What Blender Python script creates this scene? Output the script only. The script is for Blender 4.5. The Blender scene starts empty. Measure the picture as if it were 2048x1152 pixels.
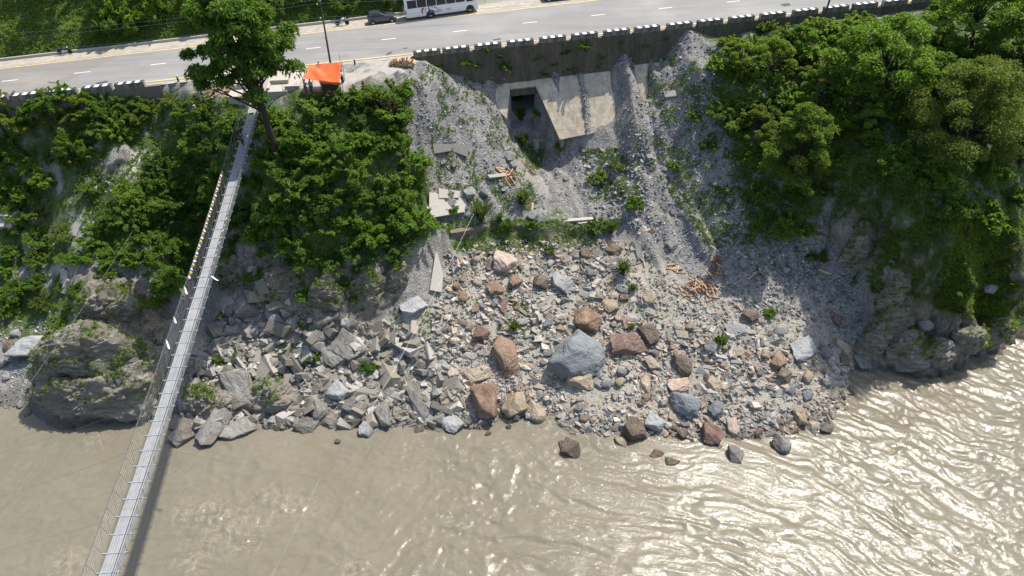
import bpy, bmesh, math, random
import numpy as np
from mathutils import Vector, Matrix, Euler
random.seed(7); rng = np.random.default_rng(11)
S = bpy.context.scene
COL = S.collection
# ---------------------------------------------------------------- camera, light, exposure
F, PITCH, CZ = 1400.0, math.radians(39.0), 59.0
cam = bpy.data.cameras.new('camera'); cam.sensor_width = 36.0; cam.lens = 36.0*F/2048
cam.clip_start = 0.5; cam.clip_end = 2000
cobj = bpy.data.objects.new('camera', cam); COL.objects.link(cobj)
cobj.location = (0, 0, CZ); cobj.rotation_euler = (math.pi/2-PITCH, 0, 0)
S.camera = cobj
S.view_settings.view_transform = 'Standard'; S.view_settings.look = 'None'
S.view_settings.exposure = 0.65; S.view_settings.gamma = 1.0
SUN = Vector((0.392, 0.38, 1.0)).normalized()
sel = math.asin(SUN.z); saz = math.atan2(SUN.x, SUN.y)
w = bpy.data.worlds.new('World'); S.world = w; w.use_nodes = True
nt = w.node_tree
sky = nt.nodes.new('ShaderNodeTexSky'); sky.sky_type = 'NISHITA'; sky.sun_disc = False
sky.sun_elevation = sel; sky.sun_rotation = saz; sky.dust_density = 2.0; sky.ozone_density = 1.0
nt.nodes['Background'].inputs[1].default_value = 0.15
nt.links.new(sky.outputs[0], nt.nodes['Background'].inputs[0])
ld = bpy.data.lights.new('sun', 'SUN'); ld.energy = 4.4; ld.angle = math.radians(0.53); ld.color = (1, 0.95, 0.87)
lo = bpy.data.objects.new('sun', ld); COL.objects.link(lo)
lo.rotation_euler = SUN.to_track_quat('Z', 'Y').to_euler(); lo.location = (60, 90, 150)
# ---------------------------------------------------------------- helpers
def tag(o, label=None, cat=None, group=None, kind=None):
    if label: o['label'] = label
    if cat: o['category'] = cat
    if group: o['group'] = group
    if kind: o['kind'] = kind
    return o
def link(o, parent=None):
    COL.objects.link(o)
    if parent is not None: o.parent = parent
    return o
def empty(name, loc=(0, 0, 0), rz=0.0):
    o = bpy.data.objects.new(name, None); COL.objects.link(o)
    o.empty_display_size = 0.3; o.location = loc; o.rotation_euler = (0, 0, rz); return o
def np_mesh(name, verts, faces, smooth=False):
    """faces: int array (n,3) or (n,4)"""
    verts = np.asarray(verts, np.float32); faces = np.asarray(faces, np.int32)
    me = bpy.data.meshes.new(name); n, k = faces.shape
    me.vertices.add(len(verts)); me.vertices.foreach_set('co', verts.ravel())
    me.loops.add(n*k); me.loops.foreach_set('vertex_index', faces.ravel())
    me.polygons.add(n); me.polygons.foreach_set('loop_start', np.arange(0, n*k, k, dtype=np.int32))
    me.polygons.foreach_set('use_smooth', np.full(n, bool(smooth)))
    me.update(calc_edges=True); return me
def attr(me, name, vals, dom='POINT'):
    vals = np.asarray(vals, np.float32)
    if vals.ndim == 1:
        a = me.attributes.new(name, 'FLOAT', dom); a.data.foreach_set('value', vals)
    else:
        a = me.attributes.new(name, 'FLOAT_COLOR', dom)
        if vals.shape[1] == 3: vals = np.c_[vals, np.ones(len(vals), np.float32)]
        a.data.foreach_set('color', vals.astype(np.float32).ravel())
def obj(name, me, m=None, parent=None, loc=None):
    if isinstance(me, bmesh.types.BMesh):
        bm = me; me = bpy.data.meshes.new(name); bm.to_mesh(me); bm.free()
    o = bpy.data.objects.new(name, me)
    if m is not None and not me.materials: me.materials.append(m)
    link(o, parent)
    if loc is not None: o.location = loc
    return o
# ---- bmesh shape builders
def box(bm, sx, sy, sz, loc=(0, 0, 0), rot=(0, 0, 0), bev=0.0, taper=1.0):
    r = bmesh.ops.create_cube(bm, size=1.0); vs = r['verts']
    for v in vs:
        k = taper if v.co.z > 0 else 1.0
        v.co = Vector((v.co.x*sx*k, v.co.y*sy*k, v.co.z*sz))
    if bev > 0:
        es = list({e for v in vs for e in v.link_edges})
        r2 = bmesh.ops.bevel(bm, geom=es, offset=bev, segments=2, affect='EDGES', profile=0.6)
        vs = list({v for f in r2['faces'] for v in f.verts} | {v for v in vs if v.is_valid})
    M = Matrix.Translation(loc) @ Euler(rot).to_matrix().to_4x4()
    bmesh.ops.transform(bm, matrix=M, verts=vs); return vs
def tube(bm, pts, r, seg=6, r2=None, cap=True):
    pts = [Vector(p) for p in pts]; n = len(pts)
    rs = r if isinstance(r, (list, tuple)) else [r + ((r2 if r2 is not None else r)-r)*i/max(1, n-1) for i in range(n)]
    rings = []
    for i, p in enumerate(pts):
        d = (pts[min(i+1, n-1)]-pts[max(i-1, 0)]).normalized()
        a = Vector((0, 0, 1)) if abs(d.z) < 0.9 else Vector((1, 0, 0))
        u = d.cross(a).normalized(); v = d.cross(u).normalized()
        rings.append([bm.verts.new(p + (u*math.cos(2*math.pi*k/seg)+v*math.sin(2*math.pi*k/seg))*rs[i]) for k in range(seg)])
    for A, B in zip(rings, rings[1:]):
        for k in range(seg): bm.faces.new((A[k], A[(k+1) % seg], B[(k+1) % seg], B[k]))
    if cap:
        bm.faces.new(list(reversed(rings[0]))); bm.faces.new(rings[-1])
    return rings
def lathe(bm, prof, seg=20, axis='Z', loc=(0, 0, 0)):
    rings = []
    for r, h in prof:
        ring = []
        for k in range(seg):
            a = 2*math.pi*k/seg; c, s = r*math.cos(a), r*math.sin(a)
            p = (c, s, h) if axis == 'Z' else ((c, h, s) if axis == 'Y' else (h, c, s))
            ring.append(bm.verts.new(Vector(p)+Vector(loc)))
        rings.append(ring)
    for A, B in zip(rings, rings[1:]):
        for k in range(seg): bm.faces.new((A[k], A[(k+1) % seg], B[(k+1) % seg], B[k]))
    bm.faces.new(rings[0]); bm.faces.new(rings[-1])
def prism(bm, poly, d, M=None):
    """closed polygon (list of 3d points) extruded by vector d"""
    d = Vector(d); A = [bm.verts.new(Vector(p)) for p in poly]; B = [bm.verts.new(Vector(p)+d) for p in poly]
    n = len(poly)
    f1 = bm.faces.new(A); f2 = bm.faces.new(list(reversed(B)))
    for k in range(n): bm.faces.new((A[k], B[k], B[(k+1) % n], A[(k+1) % n]))
    if M is not None: bmesh.ops.transform(bm, matrix=M, verts=A+B)
    bmesh.ops.recalc_face_normals(bm, faces=bm.faces)
    return A, B
def B(): return bmesh.new()
# ---- numpy gradient noise
def _h(ix, iy, iz, s):
    n = (ix*374761393 + iy*668265263 + iz*2147483647 + s*974711) & 0xFFFFFFFF
    n = ((n ^ (n >> 13))*1274126177) & 0xFFFFFFFF
    n = ((n ^ (n >> 16))*2246822519) & 0xFFFFFFFF
    return ((n ^ (n >> 15)) & 0xFFFFFF)/float(0xFFFFFF)*2-1
def vn(x, y, z=0.0, s=0):
    x = np.asarray(x, float); y = np.asarray(y, float); z = np.asarray(z, float)+0*x
    fx, fy, fz = np.floor(x), np.floor(y), np.floor(z)
    ix, iy, iz = fx.astype(np.int64), fy.astype(np.int64), fz.astype(np.int64)
    u, v, t = x-fx, y-fy, z-fz
    u = u*u*u*(u*(u*6-15)+10); v = v*v*v*(v*(v*6-15)+10); t = t*t*(3-2*t)
    r = 0
    for a in (0, 1):
        for b in (0, 1):
            for c in (0, 1):
                r = r + _h(ix+a, iy+b, iz+c, s)*(u if a else 1-u)*(v if b else 1-v)*(t if c else 1-t)
    return r
def fbm(x, y, z=0.0, oct=4, s=0, gain=0.5):
    r, a, f = 0, 1.0, 1.0
    for i in range(oct):
        r = r + a*vn(x*f, y*f, np.asarray(z)*f, s+i*17); a *= gain; f *= 2.03
    return r
def smooth(a, b, x):
    t = np.clip((x-a)/(b-a), 0, 1); return t*t*(3-2*t)
def inpoly(px, py, poly):
    px = np.asarray(px); py = np.asarray(py); r = np.zeros(px.shape, bool); n = len(poly)
    for i in range(n):
        x1, y1 = poly[i]; x2, y2 = poly[(i+1) % n]
        if y1 == y2: continue
        c = ((y1 > py) != (y2 > py)) & (px < (x2-x1)*(py-y1)/(y2-y1)+x1)
        r ^= c
    return r
# ---- the surveying camera: photo pixel (2048 wide) <-> world
cP, sP = math.cos(PITCH), math.sin(PITCH)
def ray(px, py):
    x = (px-1024)/F; y = (576-py)/F
    return np.array([x, cP+y*sP, -sP+y*cP])
def at(px, py, z):
    d = ray(px, py); return Vector(d*((z-CZ)/d[2])) + Vector((0, 0, CZ))
def proj(x, y, z):
    z = z-CZ; dep = y*cP-z*sP; up = y*sP+z*cP
    return 1024+F*x/dep, 576-F*up/dep
def zr(x): return 27+0.05*np.clip(x, -130, 130)
def at_road(px, py, h=0.0):
    d = ray(px, py); s = (27+h-CZ)/(d[2]-0.05*d[0]); return Vector(d*s)+Vector((0, 0, CZ))
def yb(x): return 88.15+0.163*x               # outer edge of the road
def ynear(x): return 89.22+0.158*x
def ymid(x): return 96.08+0.1768*x
def yfar(x): return 102.7+0.1985*x
def ykerb(x): return 106.2+0.205*x
# ---------------------------------------------------------------- materials
def mat(name):
    m = bpy.data.materials.new(name); m.use_nodes = True
    return m, m.node_tree, m.node_tree.nodes['Principled BSDF']
def N(nt, t, **kw):
    n = nt.nodes.new(t)
    for k, v in kw.items():
        if k.startswith('i_'):
            key = k[2:]; key = int(key) if key.isdigit() else key.replace('_', ' ')
            n.inputs[key].default_value = v
        else: setattr(n, k, v)
    return n
def ramp(nt, fac, stops):
    r = nt.nodes.new('ShaderNodeValToRGB'); e = r.color_ramp.elements
    while len(e) > 1: e.remove(e[-1])
    e[0].position = stops[0][0]; e[0].color = (*stops[0][1], 1)
    for p, c in stops[1:]:
        x = e.new(p); x.color = (*c, 1)
    nt.links.new(fac, r.inputs[0]); return r.outputs[0]
def mixc(nt, fac, a, b, mode='MIX'):
    m = nt.nodes.new('ShaderNodeMix'); m.data_type = 'RGBA'; m.blend_type = mode
    for s, v in ((m.inputs['Factor'], fac), (m.inputs['A'], a), (m.inputs['B'], b)):
        if isinstance(v, bpy.types.NodeSocket): nt.links.new(v, s)
        elif s.type == 'VALUE': s.default_value = v
        else: s.default_value = (*v, 1)
    # sockets of colour type share names; address them by index
    return m
def cmix(nt, fac, a, b, mode='MIX'):
    m = nt.nodes.new('ShaderNodeMix'); m.data_type = 'RGBA'; m.blend_type = mode
    for i, v in ((0, fac), (6, a), (7, b)):
        s = m.inputs[i]
        if isinstance(v, bpy.types.NodeSocket): nt.links.new(v, s)
        elif i == 0: s.default_value = v
        else: s.default_value = (*v, 1)
    return m.outputs[2]
def mth(nt, op, a, b=None, clamp=False):
    m = nt.nodes.new('ShaderNodeMath'); m.operation = op; m.use_clamp = clamp
    for i, v in ((0, a), (1, b)):
        if v is None: continue
        if isinstance(v, bpy.types.NodeSocket): nt.links.new(v, m.inputs[i])
        else: m.inputs[i].default_value = v
    return m.outputs[0]
def noise(nt, scale, detail=4, rough=0.55, vec=None, dist=0.0):
    n = N(nt, 'ShaderNodeTexNoise'); n.inputs['Scale'].default_value = scale; n.inputs['Detail'].default_value = detail
    n.inputs['Roughness'].default_value = rough; n.inputs['Distortion'].default_value = dist
    if vec is not None: nt.links.new(vec, n.inputs['Vector'])
    return n.outputs[0]
def coords(nt, kind='Object', sc=(1, 1, 1), rot=(0, 0, 0)):
    tc = N(nt, 'ShaderNodeTexCoord'); mp = N(nt, 'ShaderNodeMapping')
    mp.inputs['Scale'].default_value = sc; mp.inputs['Rotation'].default_value = rot
    nt.links.new(tc.outputs[kind], mp.inputs[0]); return mp.outputs[0]
def bump(nt, p, h, strength=0.5, dist=0.05):
    b = N(nt, 'ShaderNodeBump'); b.inputs['Strength'].default_value = strength; b.inputs['Distance'].default_value = dist
    nt.links.new(h, b.inputs['Height']); nt.links.new(b.outputs[0], p.inputs['Normal'])
def simple(name, col, rough=0.6, metal=0.0, var=0.25, scale=6.0, bmp=0.0, spec=0.4):
    m, nt, p = mat(name); v = coords(nt)
    n = noise(nt, scale, 5, 0.6, v)
    c = ramp(nt, n, [(0.25, tuple(x*(1-var) for x in col)), (0.75, tuple(min(1, x*(1+var)) for x in col))])
    nt.links.new(c, p.inputs['Base Color']); p.inputs['Roughness'].default_value = rough
    p.inputs['Metallic'].default_value = metal; p.inputs['Specular IOR Level'].default_value = spec
    if bmp: bump(nt, p, n, bmp, 0.03)
    return m
def get_attr(nt, name, out='Fac'):
    a = N(nt, 'ShaderNodeAttribute'); a.attribute_name = name; return a.outputs[out]
# ---------------------------------------------------------------- terrain heights
def apron_z(x, y): return zr(x)-4.05+(y-yb(x))*1.15
def at_apron(px, py, h=0.0):
    d = ray(px, py); lo, hi = 40.0, 200.0
    for _ in range(60):
        s = (lo+hi)/2; P = d*s
        if P[2]+CZ > apron_z(P[0], P[1])+h: lo = s
        else: hi = s
    return Vector(P)+Vector((0, 0, CZ))
CTRL = []
def C_(L):
    for px, py, z in L: CTRL.append(tuple(at(px, py, z)))
def CR(L):
    for px, py, d in L: CTRL.append(tuple(at_road(px, py, -d)))
SHORE = [(-260, 815), (-100, 818), (0, 820), (60, 826), (100, 850), (150, 852), (200, 853), (250, 845), (290, 827), (325, 830), (345, 878), (400, 884), (450, 874), (500, 846),
         (600, 862), (690, 852), (740, 866), (800, 852), (860, 857), (930, 860), (1000, 837), (1050, 840), (1100, 838), (1130, 868),
         (1200, 885), (1270, 888), (1330, 887), (1400, 892), (1500, 876), (1600, 866), (1670, 856), (1700, 792), (1720, 738),
         (1800, 741), (1870, 742), (1895, 730), (1920, 702), (2000, 687), (2048, 652), (2150, 620), (2300, 590)]
C_([(a, b, -0.1) for a, b in SHORE])
for a, b in SHORE:
    P = at(a, b, 0); CTRL.append((P.x, P.y-3.0, -1.1)); CTRL.append((P.x*1.05, P.y-11.0, -2.4)); CTRL.append((P.x*1.1, P.y-30, -3))
for x, d in ((-140, 1.5), (-110, 1.5), (-90, 1.6), (-75, 1.6), (-66, 1.6), (-60, 1.6), (-55, 1.5), (-50, 1.8), (-45, 1.9), (-42.5, 1.4), (-40, .5), (-36, .1), (-32, .1), (-28, .1), (-24, .1), (-20, .1),
             (-16, .1), (-13, .2), (-11.4, .6), (-9.5, 2.2), (-6, 2.9), (-3, 3.4), (0, 3.7), (4, 4.2), (8, 4.4), (11, 4.4), (14.3, 4.5), (17, 4.6), (19.5, 3.6),
             (22.5, 1.0), (24.5, .9), (27, 1.7), (30, 1.5), (35, 1.2), (40, 1.0), (45, .9), (50, 1.2), (56, .9), (64, .8), (80, .8), (100, .8), (140, .8)):
    CTRL.append((x, yb(x)-0.1, zr(x)-d))
C_([(30, 300, 17.5), (30, 420, 11.5), (30, 520, 7.5), (30, 600, 5), (30, 690, 2.6), (30, 750, 1.3), (-200, 300, 18), (-200, 420, 11.5), (-200, 600, 5), (-200, 750, 1),
    (120, 300, 17.8), (120, 420, 12.8), (110, 520, 8.5), (100, 620, 5), (85, 700, 2.9), (80, 770, 1.0),
    (200, 330, 18), (200, 450, 13), (200, 560, 10), (250, 560, 9.8), (160, 600, 8.8), (200, 650, 7.2), (270, 640, 7.2), (200, 700, 6.0), (280, 720, 4.9), (130, 700, 5),
    (200, 790, 2.6), (125, 790, 2.0), (280, 795, 1.6), (310, 690, 4.0),
    (450, 250, 23), (430, 350, 17), (400, 450, 10.5), (390, 550, 5.5), (375, 650, 3), (360, 750, 1.2),
    (330, 300, 18.5), (300, 400, 15), (300, 500, 11), (330, 560, 8),
    (520, 225, 23.6), (555, 320, 20.5), (520, 400, 16), (500, 500, 11.5), (500, 590, 7.2), (470, 680, 4.2), (450, 760, 2.4), (430, 830, 1.1),
    (620, 260, 23), (600, 350, 20), (600, 450, 15.5), (600, 530, 11.5), (600, 620, 6.6), (600, 700, 3.6), (600, 780, 1.6),
    (740, 260, 22.6), (740, 350, 19), (740, 450, 14.5), (740, 530, 10.5), (740, 600, 7), (740, 700, 3.6), (740, 780, 1.5),
    (830, 200, 23.6), (860, 300, 18.3), (860, 370, 15.4), (860, 440, 12.6), (870, 510, 9.7), (870, 590, 7), (870, 700, 3.6), (870, 780, 1.6),
    (950, 160, 22.6), (950, 230, 20.3), (950, 300, 17), (950, 380, 14), (950, 440, 11.5), (950, 480, 9.7), (950, 540, 7.9), (950, 620, 5.6), (950, 720, 3.2), (950, 800, 1.3),
    (1010, 300, 16.3), (1045, 265, 15.7), (1080, 305, 13.6), (1100, 325, 13.0), (1050, 370, 13.2), (1050, 420, 11.3), (1050, 450, 10.7), (1050, 476, 9.0), (1050, 540, 7.6), (1050, 620, 5.4), (1050, 720, 3), (1050, 790, 1.4),
    (1150, 300, 14.9), (1150, 350, 13.3), (1150, 430, 10.7), (1150, 449, 10.4), (1150, 476, 8.9), (1150, 540, 7.3), (1150, 620, 5), (1150, 740, 2.5), (1150, 810, 1.2),
    (1270, 300, 15.8), (1270, 380, 12.7), (1270, 450, 10.2), (1270, 520, 8), (1270, 600, 5.7), (1270, 700, 3.3), (1270, 800, 1.3),
    (1340, 140, 23.8), (1400, 140, 24.9), (1400, 230, 20.4), (1400, 320, 16.4), (1400, 450, 10.9), (1400, 540, 7.9), (1400, 620, 5.6), (1400, 720, 3.1), (1400, 820, 1.1),
    (1500, 100, 26.3), (1520, 200, 22.8), (1520, 300, 18.3), (1520, 400, 14), (1520, 500, 9.8), (1520, 580, 7), (1520, 680, 4.1), (1520, 800, 1.4),
    (1620, 100, 26.6), (1640, 200, 23.5), (1640, 300, 19.5), (1650, 400, 14.5), (1650, 500, 9.5), (1650, 580, 6.2), (1650, 660, 3.6), (1650, 750, 1.5),
    (1720, 300, 20.5), (1720, 400, 16), (1700, 460, 13), (1710, 560, 7), (1710, 650, 2.8),
    (1850, 150, 26.5), (1850, 300, 21), (1800, 420, 17), (1790, 500, 13), (1770, 600, 7.6), (1775, 680, 3.2), (1860, 650, 5.2), (1860, 560, 10.5), (1900, 450, 16.5),
    (1950, 560, 12), (1950, 640, 6.2), (2040, 560, 9.5), (2040, 450, 16), (2040, 300, 21), (2040, 150, 27), (2250, 520, 5), (2250, 400, 15), (2250, 250, 22)])
CR([(470, 188, .25), (560, 185, .2), (600, 186, .1), (660, 188, .25), (740, 180, .4), (800, 150, .2), (850, 122, .15), (700, 150, .05), (620, 150, .05), (430, 190, .3), (380, 185, .4)])
for px, py in ((1150, 200), (1150, 255), (1220, 200), (1250, 160), (1110, 180), (1100, 240), (1190, 240), (1185, 170), (1000, 190), (1010, 225), (1290, 140), (1315, 130), (1285, 180), (1240, 225), (1260, 150)):
    P = at_apron(px, py, -0.45); CTRL.append(tuple(P))
CT = np.array(CTRL)
def rbf_fit(c):
    n = len(c); D = np.linalg.norm(c[:, None, :2]-c[None, :, :2], axis=2)
    A = np.zeros((n+3, n+3)); A[:n, :n] = D - 0.02*np.eye(n); A[:n, n] = 1; A[:n, n+1:] = c[:, :2]; A[n, :n] = 1; A[n+1:, :n] = c[:, :2].T
    return np.linalg.solve(A, np.r_[c[:, 2], 0, 0, 0])
WT = rbf_fit(CT)
def slope_z(x, y):
    sh = x.shape; x = x.ravel(); y = y.ravel(); out = np.empty(len(x)); n = len(CT)
    for i in range(0, len(x), 20000):
        a, b = x[i:i+20000], y[i:i+20000]
        D = np.sqrt((a[:, None]-CT[None, :, 0])**2+(b[:, None]-CT[None, :, 1])**2)
        out[i:i+20000] = D@WT[:n]+WT[n]+WT[n+1]*a+WT[n+2]*b
    return out.reshape(sh)
def axis(parts):
    L = []
    for a, b, s in parts: L += list(np.arange(a, b, s))
    return np.array(L)
gx = axis([(-260, -130, 6), (-130, -76, 1.5), (-76, 82, 0.22), (82, 130, 1.5), (130, 264, 6)])
gy = axis([(-60, 18, 6), (18, 40, 1.0), (40, 104, 0.22), (104, 130, 0.5), (130, 300, 6)])
X, Y = np.meshgrid(gx, gy)
Zs = slope_z(X, Y)
# scree cones and ridges (photo pixel polylines on the slope, half width m, height m)
def seg_d(x, y, a, b):
    ax, ay = a; bx, by = b; L = (bx-ax)**2+(by-ay)**2
    t = np.clip(((x-ax)*(bx-ax)+(y-ay)*(by-ay))/L, 0, 1)
    return np.hypot(x-ax-t*(bx-ax), y-ay-t*(by-ay))
def zgrid(x, y):
    return float(slope_z(np.array([x]), np.array([y]))[0])
def ground0(px, py):
    d = ray(px, py); lo = 30.0
    s = np.arange(40, 150, 0.5); P = d[None]*s[:, None]
    h = slope_z(P[:, 0], P[:, 1])-(P[:, 2]+CZ); k = int(np.argmax(h > 0)); return P[k, 0], P[k, 1]
PX0, PY0 = proj(X, Y, Zs)
for L, wd, hh in (([(1237, 110), (1248, 160), (1258, 220), (1268, 290)], 2.3, 2.5), ([(1290, 110), (1298, 140), (1305, 165)], 0.9, 1.3),
                  ([(880, 150), (915, 210), (950, 290), (985, 360)], 1.8, 0.7), ([(1160, 165), (1165, 215), (1172, 275)], 0.85, 0.95),
                  ([(1108, 150), (1117, 195)], 0.8, 0.95), ([(1375, 80), (1395, 160), (1415, 260), (1440, 360)], 2.0, 0.8),
                  ([(1430, 90), (1470, 200), (1490, 320)], 1.6, 0.6), ([(860, 170), (862, 250), (860, 330)], 1.3, 0.8),
                  ([(905, 300), (900, 360), (905, 420)], 1.6, 0.7), ([(1340, 120), (1350, 250), (1340, 380)], 1.5, -0.5), ([(800, 210), (830, 300), (845, 380)], 1.2, -0.6)):
    W = [ground0(*p) for p in L]
    d = np.min([seg_d(X, Y, a, b) for a, b in zip(W, W[1:])], axis=0)
    Zs = Zs + hh*np.clip(1-d/wd, 0, 1)
# culvert: carve the channel under and in front of the box
CUL = [at_apron(1020, 178), at_apron(1072, 172), at_apron(1122, 278), at_apron(1014, 236)]
def culvert_mask(x, y):
    poly = [(CUL[0].x, CUL[0].y+3.5), (CUL[1].x, CUL[1].y+3.5), (CUL[1].x+0.05, CUL[1].y), (CUL[2].x+.1, CUL[2].y-0.3), (CUL[2].x-.8, CUL[2].y-2.0), (CUL[3].x+.4, CUL[3].y-1.2), (CUL[3].x, CUL[3].y), (CUL[0].x, CUL[0].y)]
    return inpoly(x, y, poly)
cm = culvert_mask(X, Y)
floor_z = 15.2+np.clip((Y-(CUL[2].y-1.0))*0.25, -1.0, 2.5)
Zs = np.where(cm, np.minimum(Zs, floor_z+0.12*fbm(X*1.5, Y*1.5, s=5)), Zs)
# masks drawn as regions of the ground seen in the photograph
PX0, PY0 = proj(X, Y, Zs)
wx = fbm(X*0.35, Y*0.35, s=40)*26; wy = fbm(X*0.35, Y*0.35, s=60)*20
def soft(polys, reach=1):
    m = np.zeros(X.shape)
    for p in polys: m = np.maximum(m, inpoly(PX0+wx, PY0+wy, p).astype(float))
    for _ in range(reach):
        q = m.copy(); q[1:-1, 1:-1] = (m[1:-1, 1:-1]*2+m[:-2, 1:-1]+m[2:, 1:-1]+m[1:-1, :-2]+m[1:-1, 2:])/6; m = q
    return m
ROCK = [[(80, 770), (100, 700), (140, 640), (150, 560), (240, 540), (335, 600), (335, 700), (315, 800), (295, 835), (230, 870), (120, 870), (80, 820)],
        [(480, 490), (560, 520), (640, 555), (700, 500), (790, 520), (800, 580), (760, 650), (640, 660), (560, 600), (490, 550)],
        [(340, 890), (365, 740), (480, 710), (620, 690), (650, 790), (560, 870), (440, 900)],
        [(1735, 660), (1790, 480), (1850, 400), (1960, 450), (2100, 480), (2300, 500), (2300, 620), (2060, 670), (1990, 710), (1900, 740), (1870, 770), (1720, 760)],
        [(440, 360), (500, 380), (520, 470), (580, 560), (480, 600), (420, 560)],
        [(1670, 380), (1770, 380), (1790, 480), (1750, 560), (1700, 540)], [(150, 300), (230, 290), (240, 330), (170, 360)]]
VEG = [[(1640, 320), (1870, 320), (1910, 450), (1810, 490), (1740, 440), (1690, 470)], [(520, 200), (600, 195), (700, 190), (790, 185), (812, 230), (780, 270), (830, 330), (860, 400), (850, 480), (800, 520), (740, 510), (700, 500), (690, 560), (640, 560), (600, 540), (560, 500), (500, 460), (490, 400), (520, 330), (545, 280)],
       [(490, 215), (470, 330), (430, 430), (390, 560), (330, 600), (280, 520), (200, 480), (160, 500), (130, 560), (60, 480), (0, 540), (-300, 560), (-300, 180), (0, 190), (380, 180)],
       [(1430, 70), (1560, 50), (1680, 30), (1790, 50), (1850, 0), (2300, -60), (2300, 560), (2048, 520), (1900, 440), (1850, 400), (1780, 420), (1660, 400), (1640, 450), (1600, 480), (1540, 470), (1490, 400), (1460, 300), (1425, 180)],
       [(1860, 430), (2100, 400), (2300, 420), (2300, 600), (2048, 640), (1960, 640), (1880, 610), (1800, 560), (1780, 480)],
       [(0, 560), (140, 560), (170, 620), (110, 700), (80, 800), (60, 690), (0, 650)], [(880, 440), (1180, 450), (1180, 470), (1050, 500), (900, 490)],
       [(1015, 600), (1060, 650), (1080, 690), (1040, 690), (1010, 640)], [(340, 185), (480, 190), (480, 220), (340, 240)]]
rock = soft(ROCK, 2); veg = soft(VEG, 4)
SHLD = [[(380, 195), (420, 165), (860, 110), (850, 150), (700, 170), (660, 185), (560, 210)]]
shld = soft(SHLD, 2)
BARE = [[(190, 310), (235, 290), (270, 300), (240, 350), (200, 345)], [(265, 300), (300, 278), (320, 300), (250, 390), (222, 385)], [(80, 320), (120, 310), (140, 400), (110, 410)], [(130, 440), (180, 430), (150, 520), (120, 600), (100, 580)]]
bare = soft(BARE, 2); veg = veg*(1-bare)
WETM = soft([[(1060, 280), (1120, 300), (1110, 330), (1070, 330)], [(1020, 480), (1180, 460), (1190, 520), (1130, 600), (1090, 560)], [(1090, 490), (1150, 560), (1120, 640), (1080, 600)]], 3)
# road shelf and hillside beyond
RB, RK = yb(X), ykerb(X)
hill_d = np.clip(Y-RK-1.2, 0, None)
right = smooth(-14, 2, X)
rise = np.where(hill_d > 0, (0.25+hill_d*1.05)*(1-right)+right*(0.02*hill_d+np.clip(hill_d-9, 0, None)*0.8), 0.0)
rise = np.minimum(rise, 70+8*fbm(X*.02, Y*.02, s=3)) + smooth(0, 4, hill_d)*fbm(X*0.15, Y*0.15, s=9)*1.2
road_z = zr(X)-0.06
onroad = Y > RB
# fine relief (amplitude m)
amp_s = (1-rock)*(1-shld)*(1-smooth(-2.5, 0.0, Y-RB))
rill = vn((X+0.35*Y)*0.9+1.2*vn(X*.3, Y*.3, s=21), Y*0.10, s=22)
det = amp_s*(0.46*rill*smooth(5, 10, Zs)+0.14*fbm(X*0.8, Y*0.8, oct=4, s=31)+0.35*fbm(X*0.18, Y*0.18, oct=3, s=35)*smooth(0.5, 3, Zs))
Zland = np.where(onroad, road_z+rise, Zs+det)
cmx = inpoly(X, Y, [(CUL[0].x, CUL[0].y), (CUL[1].x, CUL[1].y), (CUL[1].x, CUL[1].y+7), (CUL[0].x, CUL[0].y+7)])
Zland = np.where(cmx, np.minimum(Zland, 18.0), Zland)
NX = np.zeros_like(X); NY = np.zeros_like(X)
gyy, gxx = np.gradient(Zland, gy, gx)
nl = np.sqrt(gxx**2+gyy**2+1); n0, n1, n2 = -gxx/nl, -gyy/nl, 1/nl
# rock: tilted strata with ledges and joints, pushed out along the normal
u = np.where(X < 20, -0.42*X+0.2*Y+0.85*Zs, 1.05*X+0.1*Y+0.25*Zs)+0.9*fbm(X*.22, Y*.22, Zs*.22, s=70)
saw1 = (u*0.55) % 1; saw2 = (u*1.45+.4*vn(X*.6, Y*.6, Zs*.6, s=76)) % 1
st = np.abs(((u*0.62) % 1)-0.5)*2; st2 = np.abs(((u*1.9+0.3*vn(X, Y, Zs, s=71)) % 1)-0.5)*2
us = 0.55*vn(u*1.3, X*.15+Y*.15, Zs*.2, s=72)+0.3*vn(u*3.1, X*.3, Y*.3, s=73)
rd = rock*(0.95*fbm(X*.24, Y*.24, Zs*.24, oct=3, s=80)+0.25*us+0.75*saw1*smooth(1, .82, saw1)*(.5+.5*vn(X*.2, Y*.2, Zs*.2, s=74))+0.26*saw2*smooth(1, .8, saw2)+0.34*np.abs(fbm(X*.7, Y*.7, Zs*.7, oct=5, s=84))-0.3)
rd = np.where(onroad, 0, rd)
VX, VY, VZ = X+n0*rd, Y+n1*rd, Zland+n2*rd*0.8
nyy, nxx = X.shape
idx = np.arange(nxx*nyy).reshape(nyy, nxx)
fc = np.stack([idx[:-1, :-1], idx[:-1, 1:], idx[1:, 1:], idx[1:, :-1]], -1).reshape(-1, 4)
tme = np_mesh('terrain', np.stack([VX, VY, VZ], -1).reshape(-1, 3), fc, True)
hillv = np.where(onroad & (Y > RK+0.6), 1-right*smooth(9.5, 8, hill_d)*0.9, 0)
attr(tme, 'veg', np.clip(np.maximum(veg*~onroad, hillv), 0, 1).ravel())
attr(tme, 'hill', np.clip(hillv, 0, 1).ravel()); attr(tme, 'rock', rock.ravel()); attr(tme, 'bare', bare.ravel())
attr(tme, 'shoulder', np.maximum(shld*(Y < RB), (onroad & (hillv < .5)).astype(float)).ravel()); attr(tme, 'wet', WETM.ravel())
FANP = [[(380, 720), (470, 590), (640, 640), (860, 620), (900, 500), (1000, 480), (1260, 490), (1420, 600), (1640, 590), (1760, 720), (1720, 900), (1300, 940), (340, 920)]]
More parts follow.
